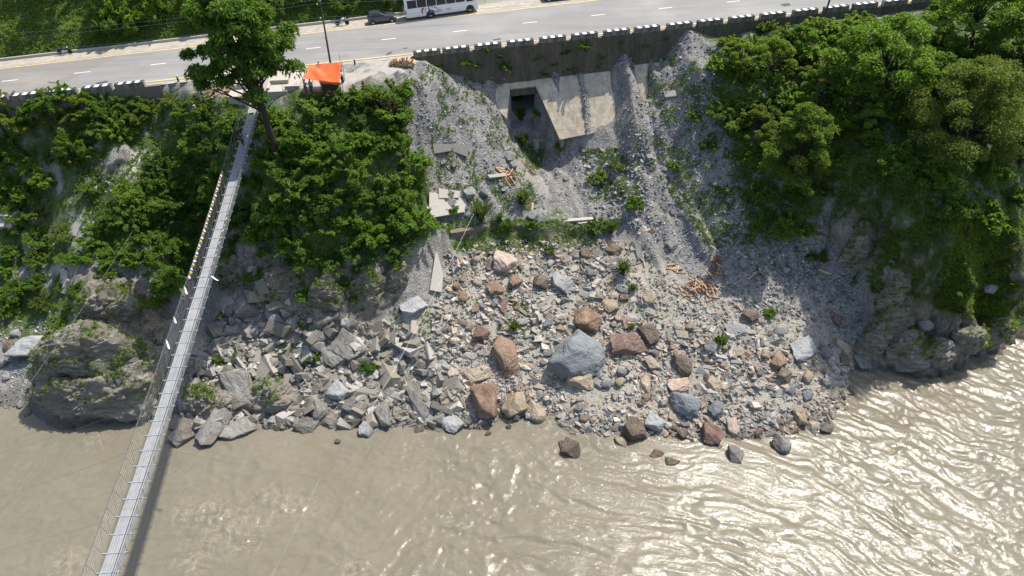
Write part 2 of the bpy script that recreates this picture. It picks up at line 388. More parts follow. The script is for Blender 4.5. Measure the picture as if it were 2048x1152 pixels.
attr(tme, 'fan', (soft(FANP, 6)*(1-rock)).ravel())
def ground_m():
    m, nt, p = mat('hillside_ground'); v = coords(nt, 'Object')
    vo = N(nt, 'ShaderNodeTexVoronoi'); vo.inputs['Scale'].default_value = 5.5; nt.links.new(v, vo.inputs['Vector'])
    vo2 = N(nt, 'ShaderNodeTexVoronoi'); vo2.inputs['Scale'].default_value = 13.0; nt.links.new(v, vo2.inputs['Vector'])
    big = noise(nt, 0.16, 5, 0.6, v); mid = noise(nt, 1.3, 6, 0.65, v); fine = noise(nt, 9, 5, 0.7, v)
    sep = N(nt, 'ShaderNodeSeparateColor'); nt.links.new(vo.outputs['Color'], sep.inputs[0])
    sep2 = N(nt, 'ShaderNodeSeparateColor'); nt.links.new(vo2.outputs['Color'], sep2.inputs[0])
    k = mth(nt, 'ADD', mth(nt, 'MULTIPLY', sep.outputs[0], 0.35), mth(nt, 'ADD', mth(nt, 'MULTIPLY', sep2.outputs[1], 0.35), mth(nt, 'MULTIPLY', fine, 0.3)))
    scree = ramp(nt, k, [(0.15, (.075, .073, .068)), (0.42, (.172, .168, .159)), (0.65, (.25, .246, .235)), (0.9, (.37, .365, .35))])
    scree = cmix(nt, mth(nt, 'MULTIPLY', mth(nt, 'SUBTRACT', big, 0.45, True), 1.6, True), scree, (.30, .25, .19))
    scree = cmix(nt, mth(nt, 'MULTIPLY', mth(nt, 'SUBTRACT', mid, 0.5, True), 1.2, True), scree, (.14, .135, .12))
    band = noise(nt, 1.0, 6, .65, coords(nt, 'Object', (.55, .07, .07), (0, 0, .15)), .6)
    scree = cmix(nt, mth(nt, 'MULTIPLY', mth(nt, 'SUBTRACT', band, .5, True), 3.4, True), scree, (.105, .10, .088))
    scree = cmix(nt, mth(nt, 'MULTIPLY', mth(nt, 'SUBTRACT', .44, band, True), 3.0, True), scree, (.33, .315, .285))
    scree = cmix(nt, mth(nt, 'MULTIPLY', get_attr(nt, 'fan'), .86), scree, cmix(nt, mth(nt, 'ADD', mth(nt, 'MULTIPLY', mid, .6), mth(nt, 'MULTIPLY', fine, .4)), (.19, .172, .14), (.45, .412, .345)))
    # a light green film of small weeds
    weed = mth(nt, 'MULTIPLY', mth(nt, 'SUBTRACT', noise(nt, 0.55, 6, 0.72, v), 0.60, True), 6.0, True)
    scree = cmix(nt, mth(nt, 'MULTIPLY', weed, 0.55), scree, (.075, .105, .035))
    # strata of the rock faces
    vr = coords(nt, 'Object', (2.4, .25, .55), (.35, .5, .35))
    wv = N(nt, 'ShaderNodeTexNoise'); wv.inputs['Scale'].default_value = 1.0; wv.inputs['Distortion'].default_value = 1.3; wv.inputs['Detail'].default_value = 7; wv.inputs['Roughness'].default_value = .68
    nt.links.new(vr, wv.inputs['Vector'])
    rk = ramp(nt, mth(nt, 'ADD', mth(nt, 'MULTIPLY', wv.outputs[0], 0.35), mth(nt, 'MULTIPLY', mid, 0.65)), [(0.28, (.075, .063, .048)), (0.44, (.20, .175, .14)), (0.56, (.32, .295, .25)), (0.75, (.45, .43, .39))])
    rk = cmix(nt, mth(nt, 'MULTIPLY', mth(nt, 'SUBTRACT', noise(nt, 0.4, 5, 0.65, v), 0.5, True), 3.2, True), rk, (.115, .105, .05))
    soil = ramp(nt, mth(nt, 'ADD', mth(nt, 'MULTIPLY', mid, 0.6), mth(nt, 'MULTIPLY', fine, 0.4)), [(0.25, (.028, .046, .012)), (0.5, (.058, .095, .02)), (0.68, (.09, .13, .03)), (0.85, (.12, .11, .06))])
    grav = ramp(nt, mth(nt, 'ADD', mth(nt, 'MULTIPLY', mid, 0.5), mth(nt, 'MULTIPLY', fine, 0.5)), [(0.25, (.24, .22, .19)), (0.55, (.36, .34, .305)), (0.8, (.46, .44, .40))])
    c = cmix(nt, get_attr(nt, 'rock'), scree, rk)
    c = cmix(nt, get_attr(nt, 'shoulder'), c, grav)
    c = cmix(nt, mth(nt, 'MULTIPLY', get_attr(nt, 'bare'), 0.7), c, (.36, .345, .31))
    vg = mth(nt, 'MAXIMUM', get_attr(nt, 'hill'), mth(nt, 'MULTIPLY', get_attr(nt, 'veg'), mth(nt, 'MULTIPLY', mth(nt, 'SUBTRACT', noise(nt, 0.7, 5, 0.65, v), 0.30, True), 5.0, True)))
    c = cmix(nt, vg, c, soil)
    # wet by the stream and along the waterline
    geo = N(nt, 'ShaderNodeNewGeometry'); sx = N(nt, 'ShaderNodeSeparateXYZ'); nt.links.new(geo.outputs['Position'], sx.inputs[0])
    wl = mth(nt, 'SUBTRACT', 1.0, mth(nt, 'DIVIDE', mth(nt, 'SUBTRACT', sx.outputs[2], mth(nt, 'MULTIPLY', mid, 0.7)), 0.65), True)
    wet = mth(nt, 'MAXIMUM', wl, get_attr(nt, 'wet'), True)
    c = cmix(nt, mth(nt, 'MULTIPLY', wet, 0.6), c, (.055, .047, .036))
    nt.links.new(c, p.inputs['Base Color'])
    rr = mth(nt, 'SUBTRACT', 0.92, mth(nt, 'MULTIPLY', wet, 0.45)); nt.links.new(rr, p.inputs['Roughness']); p.inputs['Specular IOR Level'].default_value = 0.25
    lines = mth(nt, 'ABSOLUTE', mth(nt, 'SUBTRACT', wv.outputs[0], .5))
    h = mth(nt, 'ADD', mth(nt, 'MULTIPLY', vo.outputs['Distance'], -0.6), mth(nt, 'ADD', mth(nt, 'MULTIPLY', fine, 0.7), mth(nt, 'ADD', mth(nt, 'MULTIPLY', mth(nt, 'ADD', mth(nt, 'MULTIPLY', lines, 5.0), wv.outputs[0]), mth(nt, 'MULTIPLY', get_attr(nt, 'rock'), 1.6)), mid)))
    bump(nt, p, h, 0.9, 0.16)
    return m
terrain = tag(obj('terrain', tme, ground_m()), kind='structure')
# ---- ground lookup on the built grid
def ground_z(x, y):
    x = np.asarray(x, float); y = np.asarray(y, float)
    i = np.clip(np.searchsorted(gx, x)-1, 0, len(gx)-2); j = np.clip(np.searchsorted(gy, y)-1, 0, len(gy)-2)
    u = np.clip((x-gx[i])/(gx[i+1]-gx[i]), 0, 1); v = np.clip((y-gy[j])/(gy[j+1]-gy[j]), 0, 1)
    Q = VZ
    return Q[j, i]*(1-u)*(1-v)+Q[j, i+1]*u*(1-v)+Q[j+1, i]*(1-u)*v+Q[j+1, i+1]*u*v
_ss = np.arange(35, 170, 0.2)
def ground(px, py):
    """where the line of sight of a photo pixel meets the ground"""
    d = ray(px, py); P = d[None]*_ss[:, None]
    h = ground_z(P[:, 0], P[:, 1])-(P[:, 2]+CZ); k = int(np.argmax(h > 0))
    if k > 0:
        a = h[k-1]/(h[k-1]-h[k]); q = P[k-1]*(1-a)+P[k]*a
    else: q = P[-1]
    return Vector((q[0], q[1], q[2]+CZ))
def ppm(P): return F/(P.y*cP-(P.z-CZ)*sP)          # photo pixels per metre there
def gnormal(x, y):
    e = 0.5; a = ground_z(x+e, y)-ground_z(x-e, y); b = ground_z(x, y+e)-ground_z(x, y-e)
    return Vector((-a, -b, 2*e)).normalized()
# ---------------------------------------------------------------- river
wgx = axis([(-260, -70, 8), (-70, 95, 0.16), (95, 260, 8)]); wgy = axis([(-60, 12, 6), (12, 72, 0.16), (72, 140, 6)])
WX, WY = np.meshgrid(wgx, wgy)
def water_h(x, y):
    ang = 0.10+0.55*smooth(-5, 45, x)               # the current swings to the right
    q1 = fbm(x*.07, y*.07, s=101)*1.9; q2 = fbm(x*.07, y*.07, s=111)*1.9
    a = x*np.cos(ang)-y*np.sin(ang)+q1; b = x*np.sin(ang)+y*np.cos(ang)+q2
    r = 0.16*fbm(a*.10, b*.16, oct=2, s=120)
    r += 0.15*(0.5-np.abs(vn(a*.22+2*vn(a*.1, b*.1, s=5), b*.55, s=130)))
    r += 0.09*(0.5-np.abs(vn(a*.65+.45*vn(a*.4, b*.4, s=6), b*1.3+.45*vn(a*.4, b*.4, s=7), s=140)))
    r += 0.05*(0.5-np.abs(fbm(a*1.2+.6*vn(a*.7, b*.7, s=8), b*2.2, oct=2, s=150)))+0.028*vn(a*2.2, b*3.4, s=160)
    r += smooth(-12, 30, x-.25*(y-40))*(0.10*(0.5-np.abs(vn(a*.42+.55*vn(a*.3, b*.3, s=16), b*.95+.5*vn(a*.3, b*.3, s=17), s=180)))+.040*vn(a*1.0, b*1.7, s=181)+.024*vn(a*2.1, b*2.9, s=182))
    calm = 0.45+0.55*smooth(-40, 5, x+0.2*(y-40))
    return r*calm
WH = water_h(WX, WY)
wf = np.arange(WX.size).reshape(WX.shape)
wfc = np.stack([wf[:-1, :-1], wf[:-1, 1:], wf[1:, 1:], wf[1:, :-1]], -1).reshape(-1, 4)
# churned foam where the photograph shows boils
def boil(px, py, r):
    P = at(px, py, 0); return np.exp(-(((WX-P.x)**2+(WY-P.y)**2)/(r*r)))
bo = sum(boil(a, b, r) for a, b, r in ((540, 1005, 2.0), (600, 1010, 1.6), (430, 1030, 1.8), (470, 1065, 2.0), (500, 1075, 1.4), (370, 1030, 1.5), (130, 1130, 1.8), (380, 1120, 2.0), (700, 1140, 1.5), (1110, 930, 1.2), (190, 880, 1.4)))
WH = WH + np.clip(bo, 0, 1)*0.16*np.abs(fbm(WX*.9, WY*.9, oct=4, s=170))
wme = np_mesh('river', np.stack([WX, WY, WH], -1).reshape(-1, 3), wfc, True)
attr(wme, 'foam', np.clip(bo, 0, 1).ravel())
def water_m():
    m, nt, p = mat('silty_water'); v = coords(nt)
    big = noise(nt, 0.07, 4, 0.55, v, 0.6); mid = noise(nt, 0.9, 6, 0.65, v, 1.2); fine = noise(nt, 4.5, 5, 0.65, v, 0.8)
    c = ramp(nt, mth(nt, 'ADD', mth(nt, 'MULTIPLY', big, .5), mth(nt, 'MULTIPLY', mid, .5)), [(.3, (.132, .1165, .083)), (.5, (.158, .141, .102)), (.72, (.188, .1695, .126))])
    fo = mth(nt, 'MULTIPLY', mth(nt, 'MULTIPLY', get_attr(nt, 'foam'), mth(nt, 'SUBTRACT', noise(nt, .9, 9, 0.8, v, 2.5), 0.50, True)), 6.0, True)
    c = cmix(nt, mth(nt, 'MULTIPLY', fo, 0.45), c, (.46, .41, .33))
    nt.links.new(c, p.inputs['Base Color'])
    p.inputs['Roughness'].default_value = 0.15; p.inputs['IOR'].default_value = 1.33
    va = coords(nt, 'Object', (1, 2.0, 1), (0, 0, .5)); r1 = noise(nt, 1.5, 3, .55, va, 1.2); r2 = noise(nt, 5.0, 3, .55, va, .6)
    sxp = N(nt, 'ShaderNodeSeparateXYZ'); nt.links.new(coords(nt), sxp.inputs[0])
    live = mth(nt, 'ADD', .50, mth(nt, 'MULTIPLY', .50, mth(nt, 'DIVIDE', mth(nt, 'ADD', sxp.outputs[0], 34), 45), True), True)
    h = mth(nt, 'MULTIPLY', live, mth(nt, 'ADD', mth(nt, 'MULTIPLY', mth(nt, 'ABSOLUTE', mth(nt, 'SUBTRACT', r1, .5)), -1.6), mth(nt, 'ADD', mth(nt, 'MULTIPLY', r1, .6), mth(nt, 'MULTIPLY', r2, 0.62))))
    bump(nt, p, h, 1.0, 0.03)
    return m
river = tag(obj('river', wme, water_m()), kind='structure')
# ---------------------------------------------------------------- road
def strip(name, f0, f1, x0, x1, h, m, n=160, parent=None):
    xs = np.linspace(x0, x1, n); V = []; 
    for x in xs:
        V += [(x, f0(x), zr(x)+h), (x, f1(x), zr(x)+h)]
    k = np.arange(n-1)*2; f = np.stack([k, k+2, k+3, k+1], -1)
    return obj(name, np_mesh(name, V, f), m, parent)
def asphalt_m():
    m, nt, p = mat('worn_asphalt'); v = coords(nt, 'Object', (1, 1, 1), (0, 0, -0.17)); vs = coords(nt, 'Object', (.06, 1.1, 1), (0, 0, -0.17))
    st = noise(nt, 1.0, 5, 0.6, vs); fine = noise(nt, 14, 4, 0.7, v); big = noise(nt, 0.12, 5, 0.6, v)
    k = mth(nt, 'ADD', mth(nt, 'MULTIPLY', st, .5), mth(nt, 'ADD', mth(nt, 'MULTIPLY', fine, .2), mth(nt, 'MULTIPLY', big, .3)))
    c = ramp(nt, k, [(.3, (.155, .151, .145)), (.5, (.195, .191, .184)), (.7, (.235, .229, .218))])
    cr = mth(nt, 'MULTIPLY', mth(nt, 'SUBTRACT', noise(nt, .5, 8, .8, v, 1.0), .66, True), 8, True)
    c = cmix(nt, mth(nt, 'MULTIPLY', cr, .75), c, (.075, .075, .073))
    sx = N(nt, 'ShaderNodeSeparateXYZ'); nt.links.new(coords(nt), sx.inputs[0])
    old = mth(nt, 'LESS_THAN', mth(nt, 'ADD', sx.outputs[0], mth(nt, 'MULTIPLY', sx.outputs[1], -.35)), -84.5)
    c = cmix(nt, mth(nt, 'MULTIPLY', old, .55), c, (.165, .148, .125))
    trk = noise(nt, 1.0, 3, .6, coords(nt, 'Object', (.012, .55, 1), (0, 0, -.175)))
    c = cmix(nt, mth(nt, 'MULTIPLY', mth(nt, 'SUBTRACT', trk, .52, True), 2.6, True), c, (.125, .12, .113))
    c = cmix(nt, mth(nt, 'MULTIPLY', mth(nt, 'SUBTRACT', big, .5, True), 1.6, True), c, (.33, .305, .265))
    nt.links.new(c, p.inputs['Base Color']); p.inputs['Roughness'].default_value = .85
    bump(nt, p, fine, .25, .02); return m
M_asph = asphalt_m()
M_verge = simple('dusty_verge', (.31, .28, .23), .95, var=.25, scale=1.2, bmp=.4)
M_white = simple('road_paint_white', (.78, .77, .73), .7, var=.12, scale=3)
M_yellow = simple('road_paint_yellow', (.62, .46, .17), .75, var=.3, scale=2)
road = strip('road', lambda x: ynear(x)-0.25, lambda x: yfar(x)+0.3, -130, 130, 0.0, M_asph); tag(road, kind='structure')
vg = strip('verge', lambda x: yb(x)+0.02, lambda x: ykerb(x)-0.1, -130, 130, -0.03, M_verge); tag(vg, kind='structure')
strip('edge_line', lambda x: ynear(x), lambda x: ynear(x)+.2, -130, 130, .006, M_yellow, parent=road)
strip('edge_line', lambda x: yfar(x)-.2, lambda x: yfar(x), -130, 130, .006, M_yellow, parent=road)
x = -64.5-9.55*2
dash0 = [(20, 161), (164, 145), (317, 128), (472, 111), (627, 96), (778, 78), (920, 62), (1060, 45), (1196, 30), (1331, 16), (1467, 3)]
for px, py in dash0:
    P = at_road(px, py); L = 0.95
    strip('centre_dash', lambda x: ymid(x)+(P.y-ymid(P.x))-.07, lambda x: ymid(x)+(P.y-ymid(P.x))+.07, P.x-L, P.x+L, .006, M_white, 4, road)
for k in range(1, 5):
    xx = P.x+9.5*k; strip('centre_dash', lambda x: ymid(x)-.07, lambda x: ymid(x)+.07, xx-.95, xx+.95, .006, M_white, 4, road)
    xx = -64-9.0*k; strip('centre_dash', lambda x: ymid(x)-.07, lambda x: ymid(x)+.07, xx-.95, xx+.95, .006, M_white, 4, road)
M_patch = simple('bitumen_patch', (.055, .055, .055), .8, var=.3, scale=4)
for L_ in ([(771, 108), (782, 103), (785, 105), (775, 110)], [(805, 97), (814, 95), (815, 97), (806, 98)], [(985, 79), (1000, 76), (1003, 78), (990, 81)], [(95, 163), (112, 165), (110, 167), (96, 165)], [(1560, 8), (1578, 6), (1582, 11), (1568, 13)], [(190, 166), (214, 161), (216, 164), (194, 169)], [(540, 124), (562, 120), (563, 122), (542, 126)]):
    me = bpy.data.meshes.new('road_patch'); me.from_pydata([tuple(at_road(a, b, .009)) for a, b in L_], [], [(0, 1, 2, 3)]); obj('road_patch', me, M_patch, road)
# ---------------------------------------------------------------- rocks
def rock_shape(seed, sub, planes, sharp, asp, rough=0.06, strata=0.0):
    """boulder: a rounded convex block cut by random planes, then weathered"""
    r = np.random.default_rng(seed)
    bm = bmesh.new(); bmesh.ops.create_icosphere(bm, subdivisions=sub, radius=1)
    D = np.array([v.co for v in bm.verts]); Fc = np.array([[v.index for v in f.verts] for f in bm.faces]); bm.free()
    D /= np.linalg.norm(D, axis=1)[:, None]
    n = r.normal(size=(planes, 3)); n /= np.linalg.norm(n, axis=1)[:, None]; d = r.uniform(0.62, 1.0, planes)
    base = np.array([[1, 0, 0], [-1, 0, 0], [0, 1, 0], [0, -1, 0], [0, 0, 1], [0, 0, -1]], float)
    base = base + r.normal(size=(6, 3))*0.18; base /= np.linalg.norm(base, axis=1)[:, None]
    n = np.r_[n, base]; d = np.r_[d, r.uniform(.72, .86, 6)]
    q = np.clip(D@n.T, 1e-3, None)/d; R = 1/(np.sum(q**sharp, axis=1)**(1/sharp))
    o = r.uniform(-50, 50, 3)
    R = R*(1+rough*fbm(D[:, 0]*1.7+o[0], D[:, 1]*1.7+o[1], D[:, 2]*1.7+o[2], oct=6, s=seed, gain=.47))
    if strata:
        t = D@(np.array([.25, .1, .96])); ph = (t*R*4.2+0.5*vn(D[:, 0]*2+o[0], D[:, 1]*2, D[:, 2]*2, s=seed)) % 1
        R = R*(1-strata*(np.abs(ph-.5)*2))
    P = D*R[:, None]; P = P/np.abs(P).max(0)
    return P*np.array(asp), Fc
ROCKLIB = {'round': [], 'block': [], 'slab': []}
def rlib(kind, k, sub):
    if kind == 'round': P, f = rock_shape(100+k, sub, 11, 15, (1, .9, .74), .10, .02)
    elif kind == 'block': P, f = rock_shape(200+k, sub, 9, 30, (1, .85, .75), .07, .03)
    else: P, f = rock_shape(300+k, sub, 7, 40, (1, .62, .34), .07, .06)
    me = np_mesh('boulder', P, f, True)
    try: me.set_sharp_from_angle(angle=math.radians(32 if kind != 'round' else 60))
    except Exception: pass
    return me
for kd in ROCKLIB: ROCKLIB[kd] = [rlib(kd, k, 5) for k in range(6)]
ROCKSM = {kd: [rlib(kd, 20+k, 3) for k in range(6)] for kd in ('round', 'block', 'slab')}
def rock_m(name, dark, mid_, light, lines=0.5, stain=None):
    m, nt, p = mat(name); oi = N(nt, 'ShaderNodeObjectInfo')
    tc = N(nt, 'ShaderNodeTexCoord'); ad = N(nt, 'ShaderNodeVectorMath'); ad.operation = 'ADD'
    rv = N(nt, 'ShaderNodeCombineXYZ'); k = mth(nt, 'MULTIPLY', oi.outputs['Random'], 57.0)
    for i in range(3): nt.links.new(k, rv.inputs[i])
    nt.links.new(tc.outputs['Object'], ad.inputs[0]); nt.links.new(rv.outputs[0], ad.inputs[1]); v = ad.outputs[0]
    mp = N(nt, 'ShaderNodeMapping'); mp.inputs['Rotation'].default_value = (.2, .25, .3); mp.inputs['Scale'].default_value = (.5, .5, 4.5); nt.links.new(v, mp.inputs[0])
    ls = noise(nt, 1.6, 6, .7, mp.outputs[0], .8); a = noise(nt, 1.3, 6, .65, v); f = noise(nt, 9, 5, .7, v)
    t = mth(nt, 'ADD', mth(nt, 'MULTIPLY', ls, lines), mth(nt, 'ADD', mth(nt, 'MULTIPLY', a, .85-lines), mth(nt, 'MULTIPLY', f, .15)))
    t = mth(nt, 'ADD', t, mth(nt, 'MULTIPLY', mth(nt, 'SUBTRACT', oi.outputs['Random'], .5), .12))
    c = ramp(nt, t, [(.3, dark), (.5, mid_), (.68, light)])
    if stain: c = cmix(nt, mth(nt, 'MULTIPLY', mth(nt, 'SUBTRACT', noise(nt, .9, 5, .6, v), .5, True), 4, True), c, stain)
    geo = N(nt, 'ShaderNodeNewGeometry'); sx = N(nt, 'ShaderNodeSeparateXYZ'); nt.links.new(geo.outputs['Position'], sx.inputs[0])
    wl = mth(nt, 'SUBTRACT', 1.0, mth(nt, 'DIVIDE', sx.outputs[2], .6), True)
    c = cmix(nt, mth(nt, 'MULTIPLY', wl, .6), c, (.05, .043, .034))
    nt.links.new(c, p.inputs['Base Color']); p.inputs['Specular IOR Level'].default_value = .3
    nt.links.new(mth(nt, 'SUBTRACT', .88, mth(nt, 'MULTIPLY', wl, .5)), p.inputs['Roughness'])
    bump(nt, p, mth(nt, 'ADD', mth(nt, 'MULTIPLY', ls, 1.2), mth(nt, 'ADD', a, mth(nt, 'MULTIPLY', f, .6))), 1.0, .3)
    return m
RM = {'grey': rock_m('grey_rock', (0.123, 0.123, 0.119), (0.238, 0.236, 0.224), (0.370, 0.365, 0.352), .45),
      'white': rock_m('pale_rock', (0.220, 0.220, 0.216), (0.352, 0.352, 0.343), (0.458, 0.458, 0.449), .35),
      'blue': rock_m('blue_grey_rock', (0.119, 0.129, 0.132), (0.195, 0.209, 0.211), (0.277, 0.292, 0.293), .25),
      'orange': rock_m('orange_rock', (0.131, 0.085, 0.058), (0.279, 0.191, 0.132), (0.392, 0.294, 0.213), .4),
      'red': rock_m('reddish_rock', (0.093, 0.056, 0.044), (0.202, 0.133, 0.104), (0.298, 0.217, 0.178), .45),
      'beige': rock_m('beige_rock', (0.211, 0.158, 0.101), (0.378, 0.304, 0.211), (0.493, 0.431, 0.334), .3),
      'brown': rock_m('brown_rock', (0.075, 0.057, 0.040), (0.176, 0.136, 0.101), (0.282, 0.233, 0.180), .5),
      'schist': rock_m('banded_rock', (0.092, 0.084, 0.070), (0.207, 0.195, 0.172), (0.334, 0.321, 0.290), .7, (0.150, 0.123, 0.088)),
      'pink': rock_m('pink_white_rock', (0.308, 0.194, 0.123), (0.475, 0.370, 0.290), (0.581, 0.528, 0.484), .3)}
for k_, m_ in RM.items():
    for L_ in ROCKLIB.values():
        pass
HAND = []   # pixel footprints already taken
def place_rock(px, py, wpx, hpx, col, kind, rot, label=None, group=None, lib=None, seed=0, sink=.36, sunk_z=None):
    lib = lib or ROCKLIB
    g = ground(px, min(py+0.22*hpx, 1100)); s = ppm(g)
    if sunk_z is not None: g = at(px, py+.22*hpx, sunk_z); s = ppm(g)
    W, H = wpx/s, hpx/s
    me = lib[kind][seed % len(lib[kind])]
    key = (me.name, col)
    if key not in MESHC:
        c = me.copy(); c.materials.clear(); c.materials.append(RM[col]); MESHC[key] = c
    o = bpy.data.objects.new('boulder', MESHC[key]); COL.objects.link(o)
    # long axis along 'rot' in the slope plane; thickness toward the viewer/up
    nrm = gnormal(g.x, g.y); nrm = (nrm + Vector((0, -.25, .55))).normalized()
    right_ = Vector((1, 0, 0)); right_ = (right_-nrm*right_.dot(nrm)).normalized(); up_ = nrm.cross(right_)
    a = -math.radians(rot); ax = right_*math.cos(a)+up_*math.sin(a); ay = nrm.cross(ax)
    b = {'round': .9, 'block': .85, 'slab': .62}[kind]
    tk = {'round': .78, 'block': .75, 'slab': .34}[kind]
    q = math.sin(abs(a))
    L = W*.5; T = H*.5/.88
    if abs(math.sin(a)) > .7: L, T = H*.5/.88, W*.5
    D = min(L, T)*(.85 if kind != 'slab' else .55)
    M = Matrix((ax, ay, nrm)).transposed().to_4x4()
    M = Matrix.Translation(g+nrm*(D*(1-2*sink))) @ M @ Matrix.Diagonal((L, T/b, D/tk, 1))
    o.matrix_world = M
    HAND.append((px, py, .5*max(wpx, hpx)))
    if label: tag(o, label, 'boulder' if max(W, H) > 1.2 else 'rock', group)
    return o
MESHC = {}
